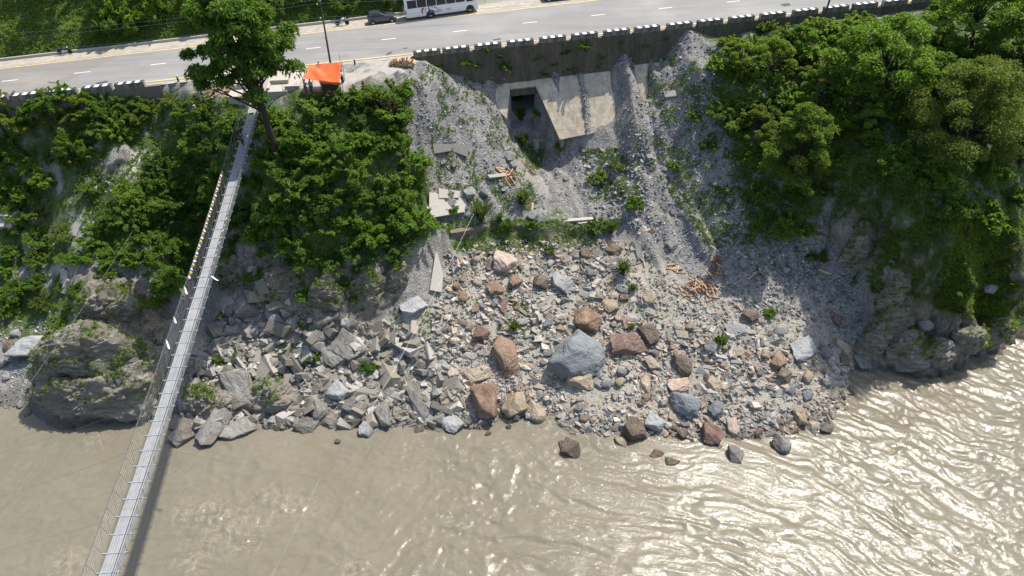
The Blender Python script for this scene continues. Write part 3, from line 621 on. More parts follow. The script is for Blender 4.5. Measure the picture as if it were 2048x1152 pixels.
BL = [
 (1157, 704, 124, 92, 'blue', 'round', 10, 'largest boulder, smooth blue-grey, in the middle of the rock fan'),
 (1172, 634, 68, 50, 'orange', 'round', 0, 'big orange boulder resting just above the huge blue-grey boulder'),
 (1165, 605, 27, 13, 'brown', 'slab', 0, 'small flat brown rock lying on top of the big orange boulder'),
 (1255, 684, 74, 46, 'red', 'block', -8, 'reddish brown boulder with a grass tuft, right of the blue-grey boulder'),
 (1300, 662, 38, 44, 'brown', 'block', 70, 'jagged brown boulder right of the reddish boulder with the grass tuft'),
 (1014, 693, 50, 92, 'orange', 'block', 62, 'tall upright orange-brown boulder below the round grass tuft'),
 (963, 665, 34, 32, 'red', 'block', 20, 'dark reddish block touching the left of the tall orange boulder'),
 (938, 650, 20, 20, 'orange', 'round', 0, 'small round tan rock left of the dark reddish block'),
 (1010, 521, 50, 40, 'pink', 'block', 15, 'pinkish white quartz boulder below the terrace wall'),
 (992, 574, 34, 30, 'orange', 'block', -25, 'square orange boulder with fine striations below the quartz boulder'),
 (926, 588, 26, 32, 'orange', 'round', 80, 'upright orange rock beside the foot of the leaning concrete slab'),
 (913, 570, 20, 16, 'orange', 'block', 30, 'little orange rock leaning behind the upright orange rock'),
 (1122, 560, 60, 40, 'grey', 'slab', 35, 'pointed grey-white boulder at the stream below the terrace wall'),
 (1082, 560, 38, 30, 'brown', 'round', 0, 'wet brown boulder on the left of the pointed grey-white boulder'),
 (1007, 604, 15, 32, 'red', 'slab', 100, 'thin red-orange stone standing above the round grass tuft'),
 (1221, 607, 30, 32, 'beige', 'slab', 60, 'cream slab right of and above the big orange boulder'),
 (1247, 593, 24, 15, 'brown', 'block', 0, 'dark brown stone right of the cream slab'),
 (954, 744, 70, 28, 'beige', 'slab', -15, 'long sandy slab above the big square brown boulder'),
 (969, 790, 58, 66, 'orange', 'block', 80, 'big square brown boulder close to the water in the middle bank'),
 (1027, 803, 54, 42, 'beige', 'block', -10, 'faceted beige boulder right of the big square brown boulder'),
 (1073, 821, 52, 34, 'beige', 'round', 30, 'egg shaped tan boulder at the waterline right of the beige one'),
 (1162, 757, 58, 36, 'beige', 'block', 15, 'sandy brown boulder directly below the huge blue-grey boulder'),
 (1289, 760, 40, 44, 'beige', 'round', 0, 'round cream boulder below the reddish boulder'),
 (1303, 720, 24, 30, 'beige', 'round', 70, 'small round beige rock between the red and the round cream boulder'),
 (1365, 722, 38, 50, 'brown', 'round', 75, 'rounded grey-brown boulder above the flat square cream slab'),
 (1354, 763, 48, 32, 'pink', 'slab', 8, 'flat square cream slab in the right half of the fan'),
 (1372, 801, 62, 46, 'blue', 'round', 0, 'dark blue-grey boulder below the flat square cream slab'),
 (1430, 815, 32, 30, 'blue', 'round', 40, 'blue-grey rock right of the dark blue-grey boulder'),
 (1428, 762, 34, 28, 'beige', 'slab', 40, 'pale oval rock right of the flat square cream slab'),
 (1267, 850, 60, 46, 'brown', 'block', -10, 'large brown block sitting at the edge of the water'),
 (1308, 841, 42, 32, 'white', 'block', 30, 'pale greenish white rock leaning on the large brown waterside block'),
 (1243, 880, 26, 40, 'beige', 'round', 65, 'tan rock in the shallows below the large brown block'),
 (1422, 865, 50, 42, 'red', 'block', 10, 'dark red-brown boulder on the waterline right of centre'),
 (1465, 848, 26, 42, 'pink', 'round', 80, 'upright pinkish rock right of the dark red-brown boulder'),
 (1626, 846, 30, 32, 'beige', 'round', 50, 'tan rock near the right tip of the bar by the water'),
 (1652, 853, 26, 22, 'schist', 'round', 20, 'dark stone at the right tip of the bar'),
 (1597, 828, 28, 34, 'beige', 'block', 80, 'upright cream rock left of the tan rock near the bar tip'),
 (1530, 705, 24, 22, 'beige', 'round', 0, 'tan rock above the sandy patch in the right part of the fan'),
 (1555, 718, 34, 34, 'orange', 'block', 40, 'hook shaped tan boulder beside the sandy patch'),
 (1568, 748, 30, 26, 'brown', 'block', 30, 'dark brown block below the hook shaped tan boulder'),
 (1700, 783, 26, 16, 'brown', 'round', 10, 'brown rock at the water edge where the bar narrows'),
 (1723, 716, 26, 34, 'schist', 'round', 70, 'banded upright rock at the foot of the right cliff gully'),
 (1672, 636, 28, 22, 'red', 'slab', 35, 'rust coloured slab in the shaded gully'),
 (1498, 625, 28, 28, 'brown', 'block', 60, 'brown boulder below the scattered firewood'),
 (1475, 655, 60, 22, 'grey', 'slab', -6, 'long grey ledge stone below the scattered firewood'),
 (1605, 690, 70, 40, 'white', 'slab', -28, 'wide flat pale slab half buried right of the fan'),
 (1685, 690, 48, 24, 'beige', 'slab', 35, 'long tan slab at the lower edge of the shaded gully'),
 (498, 604, 60, 46, 'schist', 'block', -18, 'large pale angular boulder right of the footbridge'),
 (529, 584, 44, 30, 'beige', 'block', 15, 'tan angular boulder above the large pale angular one'),
 (505, 533, 24, 14, 'beige', 'slab', -30, 'uppermost of three cream slabs under the thicket'),
 (517, 545, 24, 12, 'beige', 'slab', -30, 'middle of three cream slabs under the thicket'),
 (530, 556, 26, 15, 'white', 'slab', -40, 'lowest of three cream slabs under the thicket'),
 (566, 650, 30, 62, 'schist', 'slab', -60, 'tall leaning slab left of the rust red rock'),
 (592, 655, 28, 62, 'schist', 'slab', -62, 'tall leaning slab right of the rust red rock'),
 (586, 627, 15, 28, 'red', 'round', -70, 'rust red rock wedged between two leaning slabs'),
 (548, 622, 26, 42, 'grey', 'block', 60, 'angular grey block above the left leaning slab'),
 (697, 685, 66, 50, 'schist', 'slab', 38, 'big ribbed grey slab below the thicket'),
 (668, 701, 42, 58, 'schist', 'slab', 52, 'ribbed slab leaning against the left of the big ribbed slab'),
 (641, 670, 38, 26, 'schist', 'block', -20, 'grey-brown block above the leaning ribbed slab'),
 (692, 642, 24, 20, 'white', 'block', 20, 'whitish block above the big ribbed slab'),
 (677, 777, 42, 38, 'white', 'block', 30, 'pale cracked block below the ribbed slabs'),
 (714, 804, 46, 42, 'schist', 'slab', 48, 'tilted grey slab near the water right of the pale cracked block'),
 (640, 815, 38, 38, 'schist', 'round', 20, 'grey-brown rounded block above the two flat waterside rocks'),
 (616, 846, 54, 34, 'schist', 'slab', 18, 'left of two flat dark rocks overhanging the water'),
 (662, 841, 50, 26, 'schist', 'round', 8, 'right of two flat dark rocks overhanging the water'),
 (734, 856, 36, 30, 'white', 'block', 10, 'white angular rock standing in the water edge'),
 (768, 826, 32, 44, 'schist', 'block', 70, 'upright grey rock right of the white waterside rock'),
 (836, 780, 32, 84, 'schist', 'slab', 72, 'tall narrow dark slab standing in the middle bank'),
 (858, 810, 24, 50, 'white', 'slab', -75, 'narrow pale slab leaning on the tall dark slab'),
 (907, 843, 52, 34, 'white', 'slab', 38, 'tilted pale slab running down into the water'),
 (478, 764, 66, 80, 'schist', 'block', 70, 'large brown-grey slab face right of the bridge shadow'),
 (540, 768, 52, 74, 'schist', 'block', 60, 'large cracked slab face beside the brown-grey slab'),
 (474, 853, 90, 44, 'schist', 'slab', -28, 'dark slab tapering to a point in the water'),
 (425, 838, 52, 80, 'schist', 'slab', -55, 'steep dark slab on the point right of the bridge'),
 (386, 786, 56, 66, 'schist', 'round', 60, 'rounded striped rock right beside the bridge deck'),
 (372, 862, 44, 46, 'schist', 'block', -50, 'ragged dark rock in the water beside the bridge shadow'),
 (448, 647, 32, 22, 'schist', 'block', 10, 'light angular rock right of the bridge below the slabs'),
 (61, 686, 68, 46, 'white', 'round', 5, 'large white boulder on the gravel at the far left'),
 (22, 690, 26, 34, 'brown', 'round', 60, 'brown rock touching the left of the large white boulder'),
 (6, 612, 40, 44, 'red', 'round', 40, 'pinkish brown boulder cut by the left frame edge'),
 (57, 824, 20, 16, 'beige', 'round', 0, 'tan rock at the water edge left of the outcrop'),
 (1808, 722, 58, 30, 'schist', 'round', -8, 'pale smooth rock at the foot of the right cliff'),
 (1850, 640, 34, 42, 'schist', 'round', 60, 'rounded pale knob bulging from the right cliff'),
 (1978, 571, 26, 20, 'grey', 'round', 20, 'round grey rock perched in the mossy right cliff'),
 (826, 606, 66, 36, 'white', 'slab', -32, 'big whitish slab leaning below the thicket'),
 (1223, 497, 44, 30, 'brown', 'round', 10, 'domed brown rock under the right end of the terrace wall'),
 (1277, 494, 15, 36, 'grey', 'slab', 85, 'narrow grey stone standing under the wooden plank'),
 (1171, 504, 24, 24, 'brown', 'round', 0, 'round dull rock below the right end of the terrace wall'),
 (1700, 330, 1, 1, 'grey', 'round', 0, None)][:-1]
for i, (a, b, c, d, e, f, g, h) in enumerate(BL): place_rock(a, b, c, d, e, f, g, h, 'boulders singled out on the bank', seed=i)
for i, (a, b, c, d, e, f, g, h) in enumerate([
 (1143, 894, 40, 40, 'brown', 'block', 20, 'rough brown boulder standing clear in the river right of centre'),
 (1125, 892, 16, 44, 'schist', 'slab', 85, 'thin grey slab on the left of the rough brown river boulder'),
 (1313, 905, 22, 24, 'red', 'round', 40, 'red rock alone in the river below the large brown block'),
 (1343, 922, 30, 18, 'brown', 'block', 10, 'low dark rock in the river right of the red one'),
 (1467, 903, 36, 46, 'schist', 'round', 80, 'grey-brown boulder in the river off the right bank'),
 (1562, 884, 42, 36, 'schist', 'round', 20, 'wide grey rock awash in the river near the bar tip'),
 (1697, 820, 22, 12, 'grey', 'slab', 35, 'dark slab awash off the bar tip'),
 (1018, 852, 18, 12, 'red', 'round', 0, 'small dark red rock in the water below the beige boulder'),
 (676, 882, 16, 10, 'schist', 'block', 0, 'small dark rock in the river under the guy cable'),
 (977, 866, 15, 10, 'schist', 'round', 0, 'small grey rock in the water below the tilted pale slab'),
 (1438, 893, 16, 13, 'beige', 'round', 0, 'small tan rock in the water beside the dark red-brown boulder')]):
    place_rock(a, b, c, d, e, f, g, h, 'rocks standing in the river', seed=i+3, sunk_z=-0.12, sink=.3)
# more boulders of the fan, by region
def taken(px, py, r, k=.75):
    for a, b, c in HAND:
        if (a-px)**2+(b-py)**2 < ((c+r)*k)**2: return True
    return False
REG = [
 ([(400, 700), (470, 600), (560, 560), (640, 640), (740, 660), (860, 720), (920, 840), (740, 850), (520, 840), (480, 800)], 62, ('schist', 'grey', 'schist', 'grey'), ('block', 'slab', 'block'), 'angular grey block lying among others on the left bank', 'angular grey blocks of the left bank'),
 ([(860, 640), (1000, 500), (1240, 500), (1330, 640), (1330, 880), (1130, 860), (920, 840)], 66, ('beige', 'orange', 'grey', 'pink', 'brown', 'white', 'grey'), ('block', 'slab', 'block', 'round'), 'loose tan or grey stone in the middle of the fan', 'loose stones in the middle of the fan'),
 ([(1330, 640), (1480, 600), (1620, 620), (1700, 740), (1690, 790), (1640, 860), (1330, 885)], 64, ('grey', 'beige', 'white', 'brown', 'blue', 'beige', 'pink'), ('block', 'slab', 'block', 'round'), 'loose stone on the right bar beside the water', 'loose stones of the right bar'),
 ([(0, 640), (110, 650), (80, 810), (0, 815)], 10, ('white', 'grey'), ('round', 'block'), 'pale stone on the gravel left of the outcrop', 'pale stones on the far left gravel'),
 ([(1290, 330), (1480, 360), (1640, 560), (1640, 640), (1440, 560), (1300, 460)], 16, ('grey', 'white'), ('slab', 'block'), 'flat grey stone lying on the scree below the right trees', 'flat stones on the right scree'),
 ([(870, 300), (1240, 300), (1260, 440), (900, 430)], 12, ('grey', 'white'), ('slab', 'block'), 'pale flat stone on the scree above the terrace wall', 'flat stones above the terrace wall')]
for poly, n, cols, kinds, lab, grp in REG:
    xs = [p[0] for p in poly]; ys = [p[1] for p in poly]; c = t = 0
    while c < n and t < n*40:
        t += 1; px, py = random.uniform(min(xs), max(xs)), random.uniform(min(ys), max(ys))
        wd = 11+17*random.random()**2.2
        if not bool(inpoly([px], [py], poly)[0]) or taken(px, py, wd/2): continue
        place_rock(px, py, wd, wd*random.uniform(.6, .95), random.choice(cols), random.choice(kinds), random.uniform(-80, 80), lab, grp, ROCKSM, c, sink=random.uniform(.26, .42)); c += 1
# ---- crags: the solid bedrock noses of the bank
def crag_m():
    m, nt, p = mat('crag_rock'); oi = N(nt, 'ShaderNodeObjectInfo'); geo = N(nt, 'ShaderNodeNewGeometry'); v = geo.outputs['Position']
    mp = N(nt, 'ShaderNodeMapping'); mp.inputs['Rotation'].default_value = (.35, .55, .2); mp.inputs['Scale'].default_value = (.35, .35, 2.6); nt.links.new(v, mp.inputs[0])
    ls = noise(nt, .9, 8, .7, mp.outputs[0], 1.0); a = noise(nt, .35, 6, .65, v); f = noise(nt, 3.5, 6, .7, v)
    t = mth(nt, 'ADD', mth(nt, 'MULTIPLY', ls, .5), mth(nt, 'ADD', mth(nt, 'MULTIPLY', a, .3), mth(nt, 'MULTIPLY', f, .2)))
    c = ramp(nt, t, [(.30, (.10, .083, .06)), (.42, (.26, .225, .17)), (.52, (.39, .355, .29)), (.64, (.50, .48, .42))])
    sx = N(nt, 'ShaderNodeSeparateXYZ'); nt.links.new(v, sx.inputs[0]); nz = N(nt, 'ShaderNodeSeparateXYZ'); nt.links.new(geo.outputs['Normal'], nz.inputs[0])
    mo = mth(nt, 'MULTIPLY', mth(nt, 'MULTIPLY', mth(nt, 'SUBTRACT', noise(nt, .55, 7, .75, v), .46, True), 7, True), mth(nt, 'MULTIPLY', mth(nt, 'SUBTRACT', nz.outputs[2], .12, True), 2.5, True))
    mo = mth(nt, 'MULTIPLY', mo, mth(nt, 'DIVIDE', mth(nt, 'SUBTRACT', sx.outputs[2], 3.0), 2.5, True), True)
    c = cmix(nt, mth(nt, 'MULTIPLY', mo, .85), c, (.075, .10, .022))
    wl = mth(nt, 'SUBTRACT', 1.0, mth(nt, 'DIVIDE', sx.outputs[2], .7), True); c = cmix(nt, mth(nt, 'MULTIPLY', wl, .6), c, (.05, .043, .034))
    nt.links.new(c, p.inputs['Base Color']); p.inputs['Specular IOR Level'].default_value = .25; nt.links.new(mth(nt, 'SUBTRACT', .92, mth(nt, 'MULTIPLY', wl, .4)), p.inputs['Roughness'])
    cr = mth(nt, 'MULTIPLY', mth(nt, 'ABSOLUTE', mth(nt, 'SUBTRACT', ls, .5)), 4.0)
    bump(nt, p, mth(nt, 'ADD', cr, mth(nt, 'ADD', ls, mth(nt, 'MULTIPLY', f, .8))), 1.0, .5); return m
M_crag = crag_m(); CRAGP, CRAGN = [], []
def crag(px, py, wpx, hpx, rot, seed, label, depth=.55, sink=.42):
    """a nose of bedrock: broad, stepped along its bedding, rooted deep in the slope"""
    g = ground(px, min(py+.1*hpx, 1100)); s = ppm(g); W, H = wpx/s, hpx/s
    r = np.random.default_rng(seed); bm = bmesh.new(); bmesh.ops.create_icosphere(bm, subdivisions=6, radius=1)
    D = np.array([v.co for v in bm.verts]); Fc = np.array([[v.index for v in f.verts] for f in bm.faces]); bm.free(); D /= np.linalg.norm(D, axis=1)[:, None]
    n = r.normal(size=(13, 3)); n /= np.linalg.norm(n, axis=1)[:, None]; d = r.uniform(.68, 1, 13)
    q = np.clip(D@n.T, 1e-3, None)/d; q = np.c_[q, np.ones(len(D))*.95]; R = 1/(np.sum(q**16, axis=1)**(1/16)); P = D*R[:, None]*np.array([W/2, min(W, H)*depth*.5, H/2])
    o = r.uniform(-30, 30, 3); x, y, z = P.T; bd = np.array([-.45, .15, .88]); u_ = P@bd+.5*fbm(x*.3+o[0], y*.3, z*.3, oct=3, s=seed)
    s1 = (u_*.55) % 1; s2 = (u_*1.7+.4*vn(x*.5, y*.5, z*.5, s=seed+3)) % 1
    dd = .42*fbm(x*.35+o[0], y*.35+o[1], z*.35+o[2], oct=6, s=seed+1, gain=.55)+.24*s1*smooth(1, .84, s1)+.12*s2*smooth(1, .8, s2)-.2+.34*np.abs(fbm(x*1.1+o[1], y*1.1, z*1.1, oct=4, s=seed+2))
    P = P+D*dd[:, None]
    me = np_mesh('rock_outcrop', P, Fc, True); me.materials.append(M_crag)
    try: me.set_sharp_from_angle(angle=math.radians(40))
    except Exception: pass
    o_ = bpy.data.objects.new('rock_outcrop', me); COL.objects.link(o_); nn = gnormal(g.x, g.y); D_ = min(W, H)*depth*.5
    o_.location = g+Vector((0, nn.y, nn.z*.4))*D_*(1-2*sink); o_.rotation_euler = (-.25, math.radians(rot), 0); HAND.append((px, py, .42*min(wpx, hpx)))
    Rm = np.array(o_.rotation_euler.to_matrix()); Wp = P@Rm.T+np.array(o_.location); rr = np.random.default_rng(seed)
    e = np.cross(P[Fc[:, 1]]-P[Fc[:, 0]], P[Fc[:, 2]]-P[Fc[:, 0]])@Rm.T; e /= np.linalg.norm(e, axis=1)[:, None]+1e-9; C3 = Wp[Fc].mean(1)
    ok = (e[:, 2] > .22) & (C3[:, 2] > 2.2) & (fbm(C3[:, 0]*.7, C3[:, 1]*.7, C3[:, 2]*.7, s=91) > -.02) & (rr.random(len(e)) < .022)
    CRAGP.append(C3[ok]); CRAGN.append(e[ok])
    return tag(o_, label, 'outcrop', 'bedrock noses along the river bank')
for i, c_ in enumerate([
 (215, 610, 165, 110, -8, 'pale upper ledge of the rocky outcrop left of the footbridge'), (190, 705, 215, 165, 6, 'broad middle face of the rocky outcrop left of the footbridge'), (192, 785, 225, 125, 4, 'lowest overhanging nose of the outcrop left of the footbridge, touching the river'),
 (245, 745, 140, 130, 8, 'bulge in the middle right of the left outcrop above its lowest nose'), (150, 745, 140, 130, -4, 'bulge in the middle left of the left outcrop above its lowest nose'),
 (118, 760, 75, 150, -6, 'left flank of the rocky outcrop beside the gravel'), (285, 730, 80, 150, 12, 'right flank of the outcrop under the bridge deck'),
 (565, 560, 70, 90, 22, 'brown rock rib under the left part of the thicket'), (650, 585, 75, 110, 24, 'middle rock rib under the thicket'), (735, 575, 75, 130, 20, 'tall pale rock rib under the right part of the thicket'), (790, 555, 55, 95, 14, 'rightmost rock rib under the thicket beside the grey chute'),
 (455, 535, 60, 90, 10, 'earthy rock step right of the footbridge below the shrubs'),
 (1765, 650, 75, 150, 24, 'streaked rock face at the left edge of the right cliff'), (1815, 690, 90, 95, 10, 'bulging rock nose at the foot of the right cliff'), (1875, 692, 90, 80, 6, 'low rock at the foot of the right cliff beside the bulging nose'), (1932, 672, 80, 70, 14, 'low rock rib at the foot of the mossy right cliff'), (1995, 655, 70, 62, 12, 'small rock rib at the water near the right frame edge'), (2050, 626, 84, 66, 8, 'mossy rock at the right frame edge above the water'),
 (1715, 480, 55, 110, 20, 'bare streaked rock strip in the hollow above the shaded gully'), (1790, 560, 60, 110, 18, 'steep rock rib left of the mossy cliff'),
 (545, 790, 110, 100, -14, 'cracked bedrock platform at the water right of the bridge'), (420, 800, 95, 110, -20, 'tilted bedrock beside the bridge deck above the river')]):
    crag(*c_[:5], 400+i, c_[5])
# ---- rubble: many thousand loose stones, one mass
def hulls(n, flat, seed):
    out = []
    for k in range(n):
        bm = bmesh.new(); r = random.Random(seed+k)
        for _ in range(10):
            v = Vector((r.gauss(0, 1), r.gauss(0, 1), r.gauss(0, 1))).normalized()
            v = Vector([math.copysign(abs(c)**.7, c) for c in v]); bm.verts.new((v.x, v.y*.8, v.z*flat))
        g = bmesh.ops.convex_hull(bm, input=bm.verts); bmesh.ops.delete(bm, geom=[e for e in g['geom_interior'] if isinstance(e, bmesh.types.BMVert)], context='VERTS')
        bmesh.ops.triangulate(bm, faces=bm.faces); bm.verts.index_update()
        out.append((np.array([v.co for v in bm.verts]), np.array([[v.index for v in f.verts] for f in bm.faces]))); bm.free()
    return out
PALS = np.array([(.17, .158, .135), (.23, .218, .192), (.29, .275, .245), (.35, .337, .305), (.20, .177, .14), (.15, .137, .113), (.31, .28, .232)])
def blocks(n, seed):
    out = []
    for k in range(n):
        bm = bmesh.new(); r = random.Random(seed+k); a, b = r.uniform(.38, .88), r.uniform(.18, .55)
        for x in (-1, 1):
            for y in (-1, 1):
                for z in (-1, 1): bm.verts.new(((x+r.uniform(-.24, .24))*.85, (y+r.uniform(-.3, .3))*a*.85, (z+r.uniform(-.25, .25))*b*.85))
        g = bmesh.ops.convex_hull(bm, input=bm.verts); bmesh.ops.delete(bm, geom=[e for e in g['geom_interior'] if isinstance(e, bmesh.types.BMVert)], context='VERTS')
        bmesh.ops.triangulate(bm, faces=bm.faces); bm.verts.index_update()
        out.append((np.array([v.co for v in bm.verts]), np.array([[v.index for v in f.verts] for f in bm.faces]))); bm.free()
    return out
HU = hulls(14, .5, 900)+blocks(20, 700)
PALG = np.array([(.15, .148, .14), (.21, .206, .197), (.275, .271, .26), (.36, .355, .34), (.11, .108, .10), (.26, .24, .205), (.185, .194, .19)])
PALW = np.array([(.24, .225, .195), (.34, .318, .278), (.33, .285, .228), (.33, .262, .195), (.25, .187, .142), (.22, .226, .216), (.37, .345, .30), (.19, .168, .135), (.29, .277, .25), (.27, .256, .228), (.33, .308, .27)])
def rubble(name, jobs, m):
    VV, FF, CC = [], [], []; off = 0
    for poly, n, s0, s1, pal, pw in jobs:
        xs = [p[0] for p in poly]; ys = [p[1] for p in poly]
        px = rng.uniform(min(xs), max(xs), n*4); py = rng.uniform(min(ys), max(ys), n*4)
        k = inpoly(px, py, poly); px, py = px[k][:n], py[k][:n]
        cl = fbm(px*.02, py*.02, s=77)
        for a, b, q in zip(px, py, cl):
            if rng.random() > .75+.5*q: continue
            g = ground(a, b); sp = ppm(g)
            wd = (s0+(s1-s0)*rng.random()**pw)/sp*.5
            P, f = HU[rng.integers(len(HU))]
            R = np.array(Euler((rng.normal()*.35+.45, rng.normal()*.35, rng.uniform(0, 6.3))).to_matrix())
            V = (P*wd*np.array([1, rng.uniform(.6, 1), rng.uniform(.7, 1.1)]))@R.T+np.array(g)+np.array([0, 0, -wd*.06])
            VV.append(V); FF.append(f+off); off += len(V)
            CC.append(np.repeat((pal[rng.integers(len(pal))]*rng.uniform(.8, 1.2))[None], len(V), 0))
    me = np_mesh(name, np.concatenate(VV), np.concatenate(FF)); attr(me, 'tint', np.concatenate(CC))
    return obj(name, me, m)
def rub_m():
    m, nt, p = mat('rubble_stone'); v = coords(nt)
    n = noise(nt, 7, 5, .7, v)
    c = cmix(nt, 1.0, get_attr(nt, 'tint', 'Color'), ramp(nt, n, [(.3, (.62, .61, .6)), (.7, (1.25, 1.25, 1.25))]), 'MULTIPLY')
    geo = N(nt, 'ShaderNodeNewGeometry'); sx = N(nt, 'ShaderNodeSeparateXYZ'); nt.links.new(geo.outputs['Position'], sx.inputs[0])
    wl = mth(nt, 'SUBTRACT', 1.0, mth(nt, 'DIVIDE', sx.outputs[2], .6), True)
    c = cmix(nt, mth(nt, 'MULTIPLY', wl, .6), c, (.05, .043, .034))
    nt.links.new(c, p.inputs['Base Color']); p.inputs['Roughness'].default_value = .9; p.inputs['Specular IOR Level'].default_value = .25
    bump(nt, p, n, .5, .04); return m
M_rub = rub_m()
FAN_L = [(390, 700), (470, 590), (560, 540), (640, 640), (800, 640), (900, 700), (940, 850), (740, 862), (520, 850), (400, 880), (350, 880)]
FAN_M = [(860, 640), (890, 500), (1000, 480), (1260, 480), (1400, 600), (1640, 600), (1740, 720), (1690, 800), (1650, 866), (1400, 892), (1130, 868), (930, 855)]
SCR_L = [(800, 150), (880, 115), (960, 150), (1010, 240), (1090, 320), (1160, 300), (1270, 290), (1300, 460), (1000, 460), (860, 450), (850, 350), (820, 240)]
SCR_R = [(1240, 110), (1330, 110), (1380, 60), (1430, 60), (1440, 200), (1480, 320), (1560, 480), (1700, 520), (1740, 700), (1640, 640), (1480, 620), (1300, 500), (1250, 320)]
BEACH = [(0, 640), (110, 640), (90, 815), (0, 820)]
LEFT = [(110, 480), (180, 310), (300, 285), (310, 310), (180, 470), (120, 640), (70, 640)]
RIDGE = [(1155, 160), (1178, 165), (1190, 275), (1160, 275)]
RIDGE2 = [(1232, 105), (1250, 110), (1290, 290), (1235, 290)]
tag(rubble('bank_rubble', [(FAN_L, 520, 22, 62, PALS, 2.0), (FAN_L, 2500, 8, 30, PALS, 2.1), ([(860, 640), (890, 530), (1000, 500), (1230, 520), (1330, 650), (1500, 660), (1640, 680), (1740, 730), (1690, 800), (1650, 866), (1400, 892), (1130, 868), (930, 855)], 5200, 9, 28, PALW, 1.9), (FAN_L, 5200, 3, 12, PALS, 2.2), (FAN_M, 15500, 3, 14, PALW, 1.9), (BEACH, 900, 3, 9, PALG, 2)], M_rub), 'pebbles and cobbles covering the bank between the boulders', 'rubble', kind='stuff')
tag(rubble('scree_rubble', [(SCR_L, 5200, 2, 8, PALG, 2.4), (SCR_R, 7600, 2, 9, PALG, 2.4), (LEFT, 700, 2, 9, PALG, 2), (RIDGE, 350, 3, 7, PALG, 2), (RIDGE2, 500, 2, 6, PALG, 2), ([(1420, 440), (1560, 470), (1700, 520), (1745, 700), (1640, 650), (1470, 610)], 2200, 3, 12, PALG, 2.2), ([(1160, 290), (1300, 300), (1300, 460), (1190, 440)], 700, 4, 15, PALG, 2), ([(960, 152), (1330, 108), (1330, 122), (1240, 136), (1060, 164), (960, 176)], 420, 4, 12, PALG, 1.6)], M_rub), 'grey slate scree strewn over the slope below the road', 'scree', kind='stuff')

# ---------------------------------------------------------------- vegetation
def leaf_m(name, dark, lit, trans, tr=0.45, rough=.5):
    m, nt, p = mat(name); oi = N(nt, 'ShaderNodeObjectInfo')
    a = get_attr(nt, 'leafvar'); v = coords(nt)
    k = mth(nt, 'ADD', mth(nt, 'MULTIPLY', a, .55), mth(nt, 'MULTIPLY', oi.outputs['Random'], .45))
    c = cmix(nt, k, dark, lit); nt.links.new(c, p.inputs['Base Color']); p.inputs['Roughness'].default_value = rough
    p.inputs['Specular IOR Level'].default_value = .35
    t = N(nt, 'ShaderNodeBsdfTranslucent'); tc = cmix(nt, k, tuple(x*.55 for x in trans), trans); nt.links.new(tc, t.inputs[0])
    mx = N(nt, 'ShaderNodeMixShader'); mx.inputs[0].default_value = tr
    nt.links.new(p.outputs[0], mx.inputs[1]); nt.links.new(t.outputs[0], mx.inputs[2])
    nt.links.new(mx.outputs[0], nt.nodes['Material Output'].inputs[0]); return m
LM = {'mid': leaf_m('green_leaves', (.046, .098, .013), (.122, .205, .024), (.32, .54, .05)),
      'dark': leaf_m('dark_leaves', (.034, .076, .011), (.080, .150, .019), (.24, .42, .04)),
      'lime': leaf_m('light_leaves', (.060, .112, .014), (.140, .215, .026), (.38, .54, .05)),
      'olive': leaf_m('olive_leaves', (.055, .088, .014), (.125, .172, .028), (.32, .42, .05)),
      'rust': leaf_m('reddish_leaves', (.05, .045, .018), (.10, .075, .03), (.16, .12, .03)),
      'grass': leaf_m('grass_blades', (.045, .082, .014), (.10, .155, .03), (.20, .28, .05)),
      'dry': leaf_m('dry_grass', (.10, .085, .03), (.18, .15, .06), (.2, .17, .06)),
      'straw': leaf_m('straw', (.10, .105, .03), (.16, .165, .045), (.22, .23, .06))}
M_bark = simple('bark', (.033, .026, .019), .9, var=.4, scale=9, bmp=.8)
M_twig = simple('twig', (.16, .13, .095), .9, var=.3, scale=5)
def leaves(P, D, size, r, droop=.15, wide=.5):
    """P centres, D outward directions -> folded leaf blades (two triangles each)"""
    n = len(P); a = D + r.normal(size=(n, 3))*.75; a[:, 2] -= droop; a /= np.linalg.norm(a, axis=1)[:, None]
    nr = r.normal(size=(n, 3))*.55+np.array([0, -.1, .9]); s = np.cross(a, nr); s /= np.linalg.norm(s, axis=1)[:, None]+1e-9
    u = np.cross(s, a); L = (size*r.uniform(.6, 1.35, n))[:, None]; Wd = L*wide*.5
    b = P-a*L*.5; t = P+a*L*.5-u*L*.10; l = P+s*Wd+u*L*.10; q = P-s*Wd+u*L*.10
    V = np.stack([b, q, t, l], 1).reshape(-1, 3); i = np.arange(n)*4
    Fc = np.concatenate([np.stack([i, i+1, i+2], -1), np.stack([i, i+2, i+3], -1)])
    return V, Fc, np.repeat(r.random(n), 4)
def clump_leaves(cl, per, size, r, **kw):
    P, D = [], []
    for c, rad, k in cl:
        n = int(per*k); d = r.normal(size=(n, 3)); d /= np.linalg.norm(d, axis=1)[:, None]; d[:, 2] = np.where(d[:, 2] < -.35, -d[:, 2], d[:, 2])
        q = rad*(r.random(n)**.38)[:, None]*np.array([1, 1, .78]); P.append(np.array(c)+d*q); D.append(d)
    return leaves(np.concatenate(P), np.concatenate(D), size, r, **kw)
def leaf_mesh(name, V, Fc, a, m):
    me = np_mesh(name, V, Fc); attr(me, 'leafvar', a); me.materials.append(m); return me
SHM = {}
